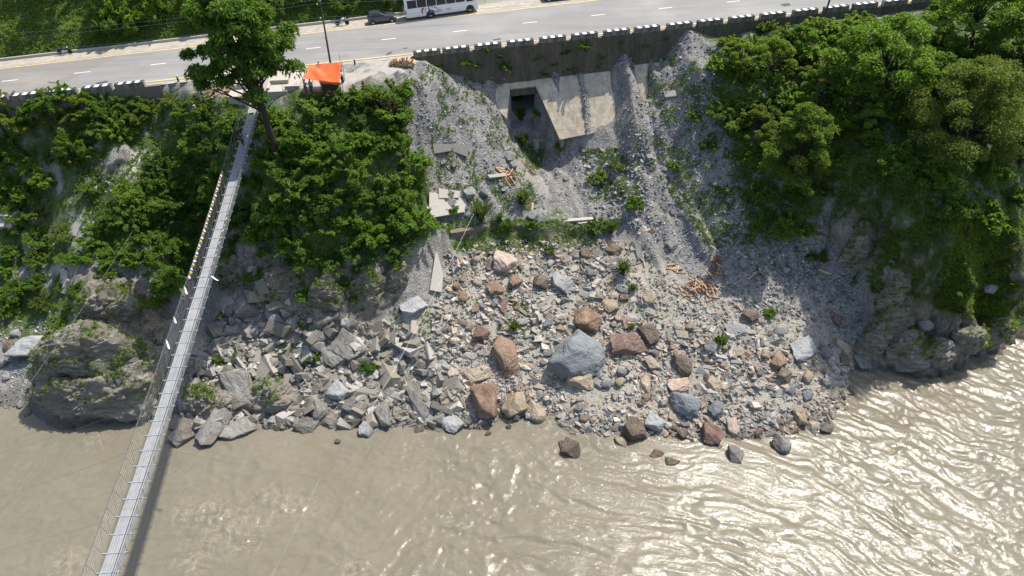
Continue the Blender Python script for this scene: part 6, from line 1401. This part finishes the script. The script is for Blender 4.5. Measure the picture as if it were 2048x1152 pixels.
def car(P, yaw, m, lab):
    o = empty('parked_car'); Wd = 1.72
    prof = [(-1.0, .30), (-1.02, .62), (-.98, .95), (-.72, 1.42), (-.2, 1.52), (.75, 1.50), (1.55, 1.05), (2.55, .93), (2.95, .72), (3.0, .40), (2.9, .26), (-.9, .26)]
    def half(y, k): return [(x, y, .26+(z-.26)*1.0) for x, z in prof] if k == 0 else [(1.0+(x-1.0)*.985, y, z-.012) for x, z in prof]
    bm = B(); secs = []
    for y, tz in ((0, 1), (.06, 0), (Wd-.06, 0), (Wd, 1)):
        s = []
        for x, z in prof:
            tum = .16*max(0, (z-.95)/.57); yy = y+(tum if y < Wd/2 else -tum); s.append((1.0+(x-1.0)*(.97 if tz else 1), yy, z-(.05 if tz and z > .9 else 0)))
        secs.append(s)
    loft(bm, secs); bmesh.ops.bevel(bm, geom=[e for e in bm.edges if e.calc_face_angle(0) > .4], offset=.03, segments=2, affect='EDGES'); body = obj('body', bm, m, o)
    def pan(name, poly, mm, y=-.01, th=.03):
        bm = B(); prism(bm, [(x, y+.16*max(0, (z-.95)/.57), z) for x, z in poly], (0, th, 0)); obj(name, bm, mm, o)
    pan('window', [(-.62, .98), (.30, .98), (.30, 1.40), (-.15, 1.42), (-.45, 1.30)], M_glass); pan('window', [(.38, .98), (1.38, .98), (.72, 1.41), (.38, 1.41)], M_glass)
    bm = B(); prism(bm, [(1.53, .22, 1.10), (1.53, Wd-.22, 1.10), (.82, Wd-.28, 1.50), (.82, .28, 1.50)], (.02, 0, .02)); obj('windscreen', bm, M_glass, o)
    bm = B(); prism(bm, [(-.98, .25, 1.02), (-.98, Wd-.25, 1.02), (-.74, Wd-.3, 1.42), (-.74, .3, 1.42)], (-.025, 0, .01)); obj('rear_window', bm, M_glass, o)
    pan('tail_lamp', [(-1.0, .72), (-.82, .74), (-.84, .95), (-.98, .95)], M_tail); pan('headlight', [(2.6, .68), (2.93, .62), (2.85, .80), (2.6, .86)], M_head)
    pan('sill', [(-.5, .27), (2.3, .27), (2.3, .34), (-.5, .34)], M_trim, -.014); 
    bm = B(); box(bm, .12, .22, .14, (1.42, -.10, 1.04), bev=.03); obj('mirror', bm, m, o)
    for x in (-.36, 2.28):
        for y in (.10, Wd-.10): wheel(o, x, y, .31, .31, .2, .68)
        bm = B(); prism(bm, [(x+.39*math.cos(math.radians(a)), -.004, .31+.39*math.sin(math.radians(a))) for a in range(-10, 191, 14)], (0, .1, 0)); obj('wheel_arch', bm, M_trim, o)
    tag(o, lab, 'car'); place(o, P, yaw); return o
P = at_road(752, 49); car(P, math.radians(13), paint('car_charcoal', (.035, .042, .048), .25), 'dark grey hatchback parked behind the white coach')
P = at_road(1103, 3); car(P, math.radians(9), paint('car_black', (.012, .012, .016), .25), 'black car cut by the top frame edge right of the coach')
def motorbike(P, yaw, tank, lab, cover=False, grp=None):
    o = empty('motorcycle'); M_tank = paint('tank_paint', tank)
    for x in (0, 1.32):
        bm = B(); lathe(bm, [(.22, -.05), (.29, -.055), (.31, 0), (.29, .055), (.22, .05)], 22, 'Y'); w_ = obj('wheel', bm, M_rub_, o, (x, 0, .31))
        bm = B(); lathe(bm, [(.19, -.03), (.225, -.035), (.225, .035), (.19, .03)], 20, 'Y')
        for k in range(6): a = math.pi*k/3; tube(bm, [(0, 0, 0), (.2*math.cos(a), 0, .2*math.sin(a))], .014, 4)
        obj('rim', bm, M_alloy, w_)
    bm = B(); tube(bm, [(1.32, .08, .31), (1.08, .08, .95)], .025, 6); tube(bm, [(1.32, -.08, .31), (1.08, -.08, .95)], .025, 6); tube(bm, [(1.06, 0, .9), (.75, 0, .42), (.3, 0, .38), (0, .08, .31)], .03, 6); tube(bm, [(1.0, 0, .85), (.2, 0, .72)], .03, 6); tube(bm, [(.55, .12, .3), (.45, .34, .02)], .015, 5); obj('frame', bm, M_trim, o)
    bm = B(); tube(bm, [(1.0, .36, 1.06), (1.06, .15, 1.02), (1.07, 0, .98), (1.06, -.15, 1.02), (1.0, -.36, 1.06)], .018, 6); tube(bm, [(1.05, .22, 1.02), (1.0, .28, 1.22)], .01, 5); tube(bm, [(1.05, -.22, 1.02), (1.0, -.28, 1.22)], .01, 5); box(bm, .02, .14, .09, (1.0, .29, 1.24), bev=.01); box(bm, .02, .14, .09, (1.0, -.29, 1.24), bev=.01); obj('handlebar', bm, M_trim, o)
    bm = B(); loft(bm, [[(x, .02*0+r_*math.cos(a)*.8, z+r_*math.sin(a)) for a in [2*math.pi*k/10 for k in range(10)]] for x, z, r_ in ((.55, .80, .09), (.7, .84, .16), (.88, .86, .17), (1.02, .86, .10))]); obj('tank', bm, M_tank, o)
    bm = B(); loft(bm, [[(x, r_*math.cos(a), z+.06*math.sin(a)) for a in [2*math.pi*k/8 for k in range(8)]] for x, z, r_ in ((-.3, .90, .07), (-.1, .85, .13), (.25, .80, .14), (.58, .82, .09))]); obj('seat', bm, M_seat, o)
    bm = B(); box(bm, .42, .26, .30, (.62, 0, .46), (0, .15, 0), .05); lathe(bm, [(.11, -.17), (.13, -.1), (.13, .1), (.11, .17)], 14, 'Y', (.5, 0, .38)); obj('engine', bm, M_alloy if not cover else M_trim, o)
    bm = B(); tube(bm, [(.75, -.1, .35), (.4, -.15, .25), (-.2, -.17, .36)], [.025, .03, .05], 8); obj('exhaust', bm, M_chrome, o)
    bm = B(); box(bm, .5, .14, .05, (-.22, 0, .70), (0, .25, 0), .02); obj('mudguard', bm, M_tank, o); bm = B(); box(bm, .45, .13, .03, (1.34, 0, .66), (0, -.1, 0), .01); obj('mudguard', bm, M_tank, o)
    bm = B(); lathe(bm, [(.03, 0), (.09, .02), (.09, .07), (.05, .13)], 12, 'X', (1.12, 0, .9)); obj('headlight', bm, M_head, o)
    tag(o, lab, 'motorcycle', grp); place(o, P, yaw)
    o.matrix_world = o.matrix_world @ Matrix.Rotation(math.radians(-8), 4, 'X'); return o
motorbike(at_road(676, 52), math.radians(13), (.55, .55, .53), 'black and silver motorcycle parked behind the dark hatchback')
motorbike(at_road(121, 110), math.radians(9), (.02, .05, .16), 'dark blue motorcycle parked at the kerb on the far left')
motorbike(at_road(405, 190), math.radians(100), (.02, .025, .06), 'dark motorcycle seen end on beside the firewood heap', True)
# ---------------------------------------------------------------- people
SKIN = simple('skin', (.24, .135, .085), .6, var=.08); HAIR = simple('black_hair', (.012, .01, .009), .55)
def cloth(name, c): return simple(name, c, .9, var=.15, scale=14)
def skin_body(name, V, E_, R, m, par, sub=1):
    me = bpy.data.meshes.new(name); me.from_pydata(V, E_, []); me.materials.append(m); o = bpy.data.objects.new(name, me); link(o, par)
    md = o.modifiers.new('skin', 'SKIN'); md.use_smooth_shade = True
    for i, r in enumerate(R): me.skin_vertices[0].data[i].radius = (r, r) if not isinstance(r, tuple) else r
    me.skin_vertices[0].data[0].use_root = True
    s = o.modifiers.new('sub', 'SUBSURF'); s.levels = sub; s.render_levels = sub; return o
def person(P, yaw, top, legs, lab, pose='stand', hat=None, sc=1.0):
    """standing or striding figure, 1.68 m, facing +x before yaw"""
    o = empty('person', P, yaw); o.scale = (sc, sc, sc); tag(o, lab, 'person')
    st = .20 if pose == 'walk' else .05
    def arm(s): # shoulder, elbow, wrist
        if pose == 'walk': return (0, s*.19, 1.36), (-s*.10, s*.25, 1.10), (s*.02, s*.24, .88)
        if pose == 'reach': return (0, s*.19, 1.36), (.12, s*.25, 1.12), (.34, s*.18, 1.06)
        return (0, s*.19, 1.36), (-.02, s*.26, 1.09), (.05, s*.25, .86)
    V = [(0, 0, .92), (0, 0, 1.10), (0, 0, 1.30), (.0, 0, 1.42), (.01, 0, 1.49), (.02, 0, 1.56)]; R = [(.15, .11), (.135, .10), (.165, .105), (.085, .07), (.052, .052), (.05, .05)]; E_ = [(0, 1), (1, 2), (2, 3), (3, 4), (4, 5)]
    for s in (-1, 1):
        k = len(V); f = st*s
        V += [(0.0, s*.095, .86), (f*.55+.03, s*.10, .48), (f-.02, s*.10, .09), (f+.02, s*.105, .035), (f+.16, s*.115, .03)]; R += [(.10, .10), (.068, .068), (.045, .045), (.045, .04), (.035, .025)]; E_ += [(0, k), (k, k+1), (k+1, k+2), (k+2, k+3), (k+3, k+4)]
        k = len(V); a, b, c = arm(s); d = (Vector(c)-Vector(b)).normalized(); pm = Vector(c)+d*.075
        V += [a, b, c, tuple(pm)]; R += [(.062, .062), (.045, .045), (.028, .028), (.036, .018)]; E_ += [(2, k), (k, k+1), (k+1, k+2), (k+2, k+3)]
        sd = Vector((1, 0, 0)) if abs(d.x) < .7 else Vector((0, 0, 1))
        for q, L in ((-.03, .065), (-.01, .08), (.01, .075), (.03, .06)):
            n_ = len(V); p1 = pm+sd*q+d*.035; p2 = p1+d*L*.5; p3 = p1+d*L-Vector((0, s*.02, 0)); V += [tuple(p1), tuple(p2), tuple(p3)]; R += [(.0085, .0085)]*2+[(.007, .007)]; E_ += [(k+3, n_), (n_, n_+1), (n_+1, n_+2)]
        n_ = len(V); p1 = Vector(c)+d*.03+sd*.04; p2 = p1+d*.035+sd*.012; V += [tuple(p1), tuple(p2)]; R += [(.011, .011), (.008, .008)]; E_ += [(k+2, n_), (n_, n_+1)]
    skin_body('body', V, E_, R, SKIN, o)
    bm = B(); bmesh.ops.create_icosphere(bm, subdivisions=3, radius=1)
    for v in bm.verts:
        c = v.co; x, y, z = c.x*.10, c.y*.078, c.z*.115
        if z < 0: x *= 1-.25*(-z/.115); y *= 1-.35*(-z/.115)
        if c.x > .9 and abs(c.z+.1) < .28: x += .018*(1-abs(c.z+.1)/.28)
        v.co = (x+.03, y, z+1.60)
    for s in (-1, 1): box(bm, .03, .014, .055, (.02, s*.078, 1.60), bev=.006)
    hd = obj('head', bm, SKIN, o)
    for s in (-1, 1):
        bm = B(); lathe(bm, [(.004, .0), (.011, .002), (.004, .006)], 8, 'X', (.122, s*.032, 1.612)); obj('eye', bm, HAIR, hd)
    bm = B(); box(bm, .008, .045, .01, (.110, 0, 1.545), bev=.003); obj('mouth', bm, simple('lip', (.2, .08, .06), .6), hd)
    bm = B(); bmesh.ops.create_icosphere(bm, subdivisions=3, radius=1)
    for v in list(bm.verts):
        c = v.co; v.co = (c.x*.108+.018, c.y*.088, c.z*.118+1.622)
        if c.z < -.35 or (c.x > .45 and c.z < .35): bm.verts.remove(v)
    obj('hair', bm, HAIR if hat is None else hat, o)
    # shirt and trousers follow the body
    V2 = [(0, 0, .86), (0, 0, 1.10), (0, 0, 1.30), (0, 0, 1.43)]; R2 = [(.175, .13), (.155, .115), (.18, .12), (.07, .06)]; E2 = [(0, 1), (1, 2), (2, 3)]
    for s in (-1, 1):
        a, b, c = arm(s); k = len(V2); m_ = Vector(b).lerp(Vector(c), .15); V2 += [a, tuple(m_)]; R2 += [(.078, .078), (.058, .058)]; E2 += [(2, k), (k, k+1)]
    skin_body('shirt', V2, E2, R2, top, o)
    V3 = [(0, 0, .94)]; R3 = [(.165, .125)]; E3 = []
    for s in (-1, 1):
        k = len(V3); f = st*s; V3 += [(0, s*.095, .84), (f*.55+.03, s*.10, .48), (f-.01, s*.10, .10)]; R3 += [(.115, .115), (.085, .085), (.065, .065)]; E3 += [(0, k), (k, k+1), (k+1, k+2)]
    skin_body('trousers', V3, E3, R3, legs, o)
    return o
dk = cloth('dark_cloth', (.02, .02, .022)); bl = cloth('blue_grey_cloth', (.22, .27, .34)); gr = cloth('grey_cloth', (.30, .31, .33)); wh = cloth('white_cloth', (.70, .70, .68)); jn = cloth('denim', (.05, .07, .12)); br_ = cloth('brown_cloth', (.035, .032, .035))
yy = 67.6; person(bpt(yy, .05, .05), math.radians(92), dk, br_, 'person in a black top walking along the footbridge deck', 'walk')
person(at_road(613, 187), math.radians(40), bl, jn, 'person in a blue-grey shirt standing at the left front corner of the orange tarp', 'reach')
person(at_road(624, 187), math.radians(70), gr, jn, 'person in a grey shirt standing under the front edge of the orange tarp', 'stand')
person(at_road(641, 151), math.radians(-80), dk, jn, 'person in dark clothes standing behind the orange tarp by the road', 'stand')
person(at_road(686, 168), math.radians(170), wh, dk, 'person in a white shirt standing at the right side of the orange tarp', 'stand')
# ---------------------------------------------------------------- tarp stall
def tarp_m():
    m, nt, p = mat('orange_tarpaulin'); v = coords(nt); n = noise(nt, 1.5, 5, .6, v); f = noise(nt, 6, 4, .6, v)
    c = ramp(nt, n, [(.3, (.62, .105, .025)), (.7, (.78, .17, .05))]); nt.links.new(c, p.inputs['Base Color']); p.inputs['Roughness'].default_value = .5; bump(nt, p, f, .3, .05)
    t = N(nt, 'ShaderNodeBsdfTranslucent'); t.inputs[0].default_value = (.75, .14, .03, 1); mx = N(nt, 'ShaderNodeMixShader'); mx.inputs[0].default_value = .22
    nt.links.new(p.outputs[0], mx.inputs[1]); nt.links.new(t.outputs[0], mx.inputs[2]); nt.links.new(mx.outputs[0], nt.nodes['Material Output'].inputs[0]); return m
c00, c10, c11, c01 = at_road(604.5, 156, 1.75), at_road(679, 165.5, 1.75), at_road(682, 125, 2.45), at_road(619, 130, 2.35)
stl = empty('tarp_stall', at_road(642, 180)); tag(stl, 'roadside stall under a sagging bright orange tarp on poles', 'stall')
bm = B(); G = []
for i in range(19):
    row = []
    for j in range(15):
        u, v_ = i/18, j/14; q = c00.lerp(c10, u).lerp(c01.lerp(c11, u), v_)
        sag = -.42*math.sin(math.pi*u)*math.sin(math.pi*v_)*(.6+.8*v_)
        crease = .34*max(0, 1-abs((u*1.0)-(.08+.55*(1-v_)))*5.5)*math.sin(math.pi*min(1, v_*1.15))          # fold from the back left corner down to the front
        sc_ = .10*math.sin(u*22)*max(0, v_-.72)*3+.03*math.sin(u*13+v_*9)
        edge = -.10*math.sin(math.pi*u)*(1-v_)**3
        row.append(bm.verts.new(q+Vector((0, 0, sag+crease+sc_*.6+edge))))
    G.append(row)
for i in range(18):
    for j in range(14): bm.faces.new((G[i][j], G[i+1][j], G[i+1][j+1], G[i][j+1]))
for f in bm.faces: f.smooth = True
lip = [bm.verts.new(G[i][0].co+Vector((.02, -.03, -.22-.05*math.sin(i*1.3)))) for i in range(19)]
for i in range(8, 18): bm.faces.new((G[i][0], lip[i], lip[i+1], G[i+1][0]))
rel(obj('tarp', bm, tarp_m()), stl)
M_bam = simple('bamboo', (.16, .13, .08), .7, var=.3)
for q, h in ((c00, 1.8), (c10, 1.85), (c11, 2.5), (c01, 2.4), (c00.lerp(c10, .5), 1.6)):
    bm = B(); tube(bm, [(q.x, q.y+.02, q.z-h), (q.x, q.y+.02, q.z+.04)], .035, 6); rel(obj('pole', bm, M_bam), stl)
M_dkg = simple('dark_green_board', (.03, .055, .035), .7); M_wood = simple('old_timber', (.15, .10, .06), .85, var=.35, scale=7)
t0 = at_road(661, 181, 0); o = empty('stall_counter', t0, .1); tag(o, 'dark board counter in the shade under the orange tarp', 'counter')
bm = B(); box(bm, 2.1, .9, .06, (0, .3, .85), bev=.01); obj('top', bm, M_wood, o); bm = B(); box(bm, 2.0, .05, .8, (0, -.05, .42)); obj('front_board', bm, M_dkg, o)
for sx_ in (-.95, .95):
    bm = B(); box(bm, .07, .07, .82, (sx_, .65, .41)); obj('leg', bm, M_wood, o)
o = empty('basket', at_road(657, 186.5)); tag(o, 'round tan basket on the ground before the stall counter', 'basket'); bm = B(); lathe(bm, [(.2, 0), (.29, .18), (.31, .3), (.28, .3), (.2, .06)], 18); obj('bowl', bm, simple('wicker', (.3, .22, .11), .9, var=.3, scale=30), o)
for (a, b), (c, d), lab in (((684, 152), (678, 108), 'tall bare pole leaning behind the right end of the orange tarp'), ((690, 164), (684, 122), 'thin bare pole beside the person in the white shirt'), ((686, 184), (683, 142), 'thin stick standing before the right corner of the orange tarp'), ((569, 204), (563, 164), 'thin dark pole standing on the right bridge anchor')):
    g = at_road(a, b); dd = ray(c, d); s_ = g.y/dd[1]; h = Vector((dd[0]*s_, g.y, CZ+dd[2]*s_)); bm = B(); tube(bm, [(0, 0, -.2), (h-g)*.5+Vector((.02, 0, 0)), h-g], .035, 6, .02); tag(obj('bare_pole', bm, M_bam, None, g), lab, 'pole')
# ---------------------------------------------------------------- firewood
M_barkw = simple('firewood_bark', (.17, .085, .055), .9, var=.4, scale=12); M_cut = simple('split_wood', (.52, .36, .20), .8, var=.25, scale=9); M_pale = simple('stripped_wood', (.46, .31, .185), .8, var=.35, scale=6)
def log_mesh(k, side):
    r = random.Random(k); bm = B(); n = 5; b1, b2 = r.uniform(-.05, .05), r.uniform(-.05, .05)
    tube(bm, [(-.5+i/(n-1), b1*math.sin(math.pi*i/(n-1)), b2*math.sin(math.pi*i/(n-1))) for i in range(n)], [.055*r.uniform(.8, 1.15) for i in range(n)], 7)
    for f in bm.faces: f.material_index = 1 if len(f.verts) > 4 else 0
    me = bpy.data.meshes.new('firewood_log'); bm.to_mesh(me); bm.free(); me.materials.append(side); me.materials.append(M_cut); return me
LOGD = [log_mesh(k, M_barkw) for k in range(4)]; LOGP = [log_mesh(k+9, M_pale) for k in range(4)]
def flog(P, d, L, th, pale, lab, grp):
    o = bpy.data.objects.new('firewood_log', random.choice(LOGP if pale else LOGD)); COL.objects.link(o)
    X_ = Vector(d).normalized(); Z_ = Vector((0, 0, 1)) if abs(X_.z) < .9 else Vector((1, 0, 0)); Y_ = Z_.cross(X_).normalized(); Z_ = X_.cross(Y_)
    o.matrix_world = Matrix.Translation(P) @ Matrix((X_, Y_, Z_)).transposed().to_4x4() @ Matrix.Diagonal((L, th, th, 1)); tag(o, lab, 'log', grp)
# stack with its cut ends toward the river
g = at_road(805, 133); 
for row, cnt in enumerate((17, 17, 16, 13, 9)):
    for i in range(cnt):
        x = g.x+(i-(cnt-1)/2)*.185+random.uniform(-.03, .03); flog(Vector((x, g.y+.3+random.uniform(-.12, .12), zr(x)+.12+row*.16)), (random.uniform(-.1, .1), 1, random.uniform(-.05, .2)), random.uniform(.75, 1.05), random.uniform(1.4, 2.0), random.random() < .25, 'cut log in the neat stack at the edge of the scree below the parapet', 'logs stacked by the parapet')
def heap(px, py, n, wx_, wy_, hz_, L0, L1, ang, pale, lab, grp, th=(.8, 1.5)):
    c = ground(px, py)
    for i in range(n):
        a = random.gauss(0, .5); b = random.gauss(0, .5); x, y = c.x+a*wx_, c.y+b*wy_; z = float(ground_z(x, y))+.05+max(0, 1-.6*math.hypot(a, b)*1.4)*hz_*random.random()
        t = math.radians(ang+random.gauss(0, 38)); n_ = gnormal(x, y); d = Vector((math.cos(t), math.sin(t), 0)); d -= n_*d.dot(n_); flog(Vector((x, y, z)), d+Vector((0, 0, random.gauss(0, .08))), random.uniform(L0, L1), random.uniform(*th), random.random() < pale, lab, grp)
heap(440, 181, 46, 1.5, .9, .8, .9, 1.6, 40, .7, 'split stick in the crisscross firewood heap left of the bridge head', 'firewood heaped left of the bridge head')
heap(1005, 350, 12, .9, .6, .5, .9, 1.4, 30, 1.0, 'pale log in the small heap on the square concrete block', 'pale logs on the concrete block', (1.4, 2.2))
heap(1022, 352, 9, .5, .9, .4, 1.0, 1.6, -60, .2, 'reddish log beside the small heap on the square concrete block', 'reddish logs beside the concrete block', (1.2, 1.8))
heap(1400, 578, 85, 2.3, 1.6, .55, .7, 1.5, -50, .65, 'stick of the big scattered firewood heap on the lower right scree', 'scattered firewood on the lower right scree')
heap(1432, 535, 26, .9, 1.6, .4, .7, 1.5, -65, .3, 'brown stick of the narrow upper pile on the lower right scree', 'upper firewood pile on the lower right scree')
heap(1352, 540, 9, .7, .6, .2, .8, 1.2, 10, .6, 'stick in the little row of logs left of the scattered firewood', 'small row of logs left of the scattered firewood', (1.2, 1.8))
heap(1055, 335, 6, 1.2, .9, .15, 1.2, 2.2, -50, .3, 'branch lying loose on the scree above the tall grass', 'loose branches above the tall grass')
for a, b, c, d, th, lab in ((1213, 490, 1216, 530, 1.3, 'bare stick standing beside the domed brown rock'), (1284, 505, 1289, 535, 1.3, 'bare stick below the narrow standing stone'), (1497, 560, 1514, 545, 1.2, 'pale branch lying alone right of the firewood'), (1637, 540, 1660, 550, 1.9, 'short thick log below the olive shrub in the gully'), (1276, 470, 1300, 461, 3.0, 'wooden plank resting on the narrow standing stone'), (1065, 408, 1064, 432, 2.6, 'reddish post standing in the grass of the terrace')):
    A, Bq = ground(a, b), ground(c, d); A = A+Vector((0, 0, .12)); Bq = Bq+Vector((0, 0, .15)); flog((A+Bq)/2, Bq-A, (Bq-A).length, th, True, lab, None)
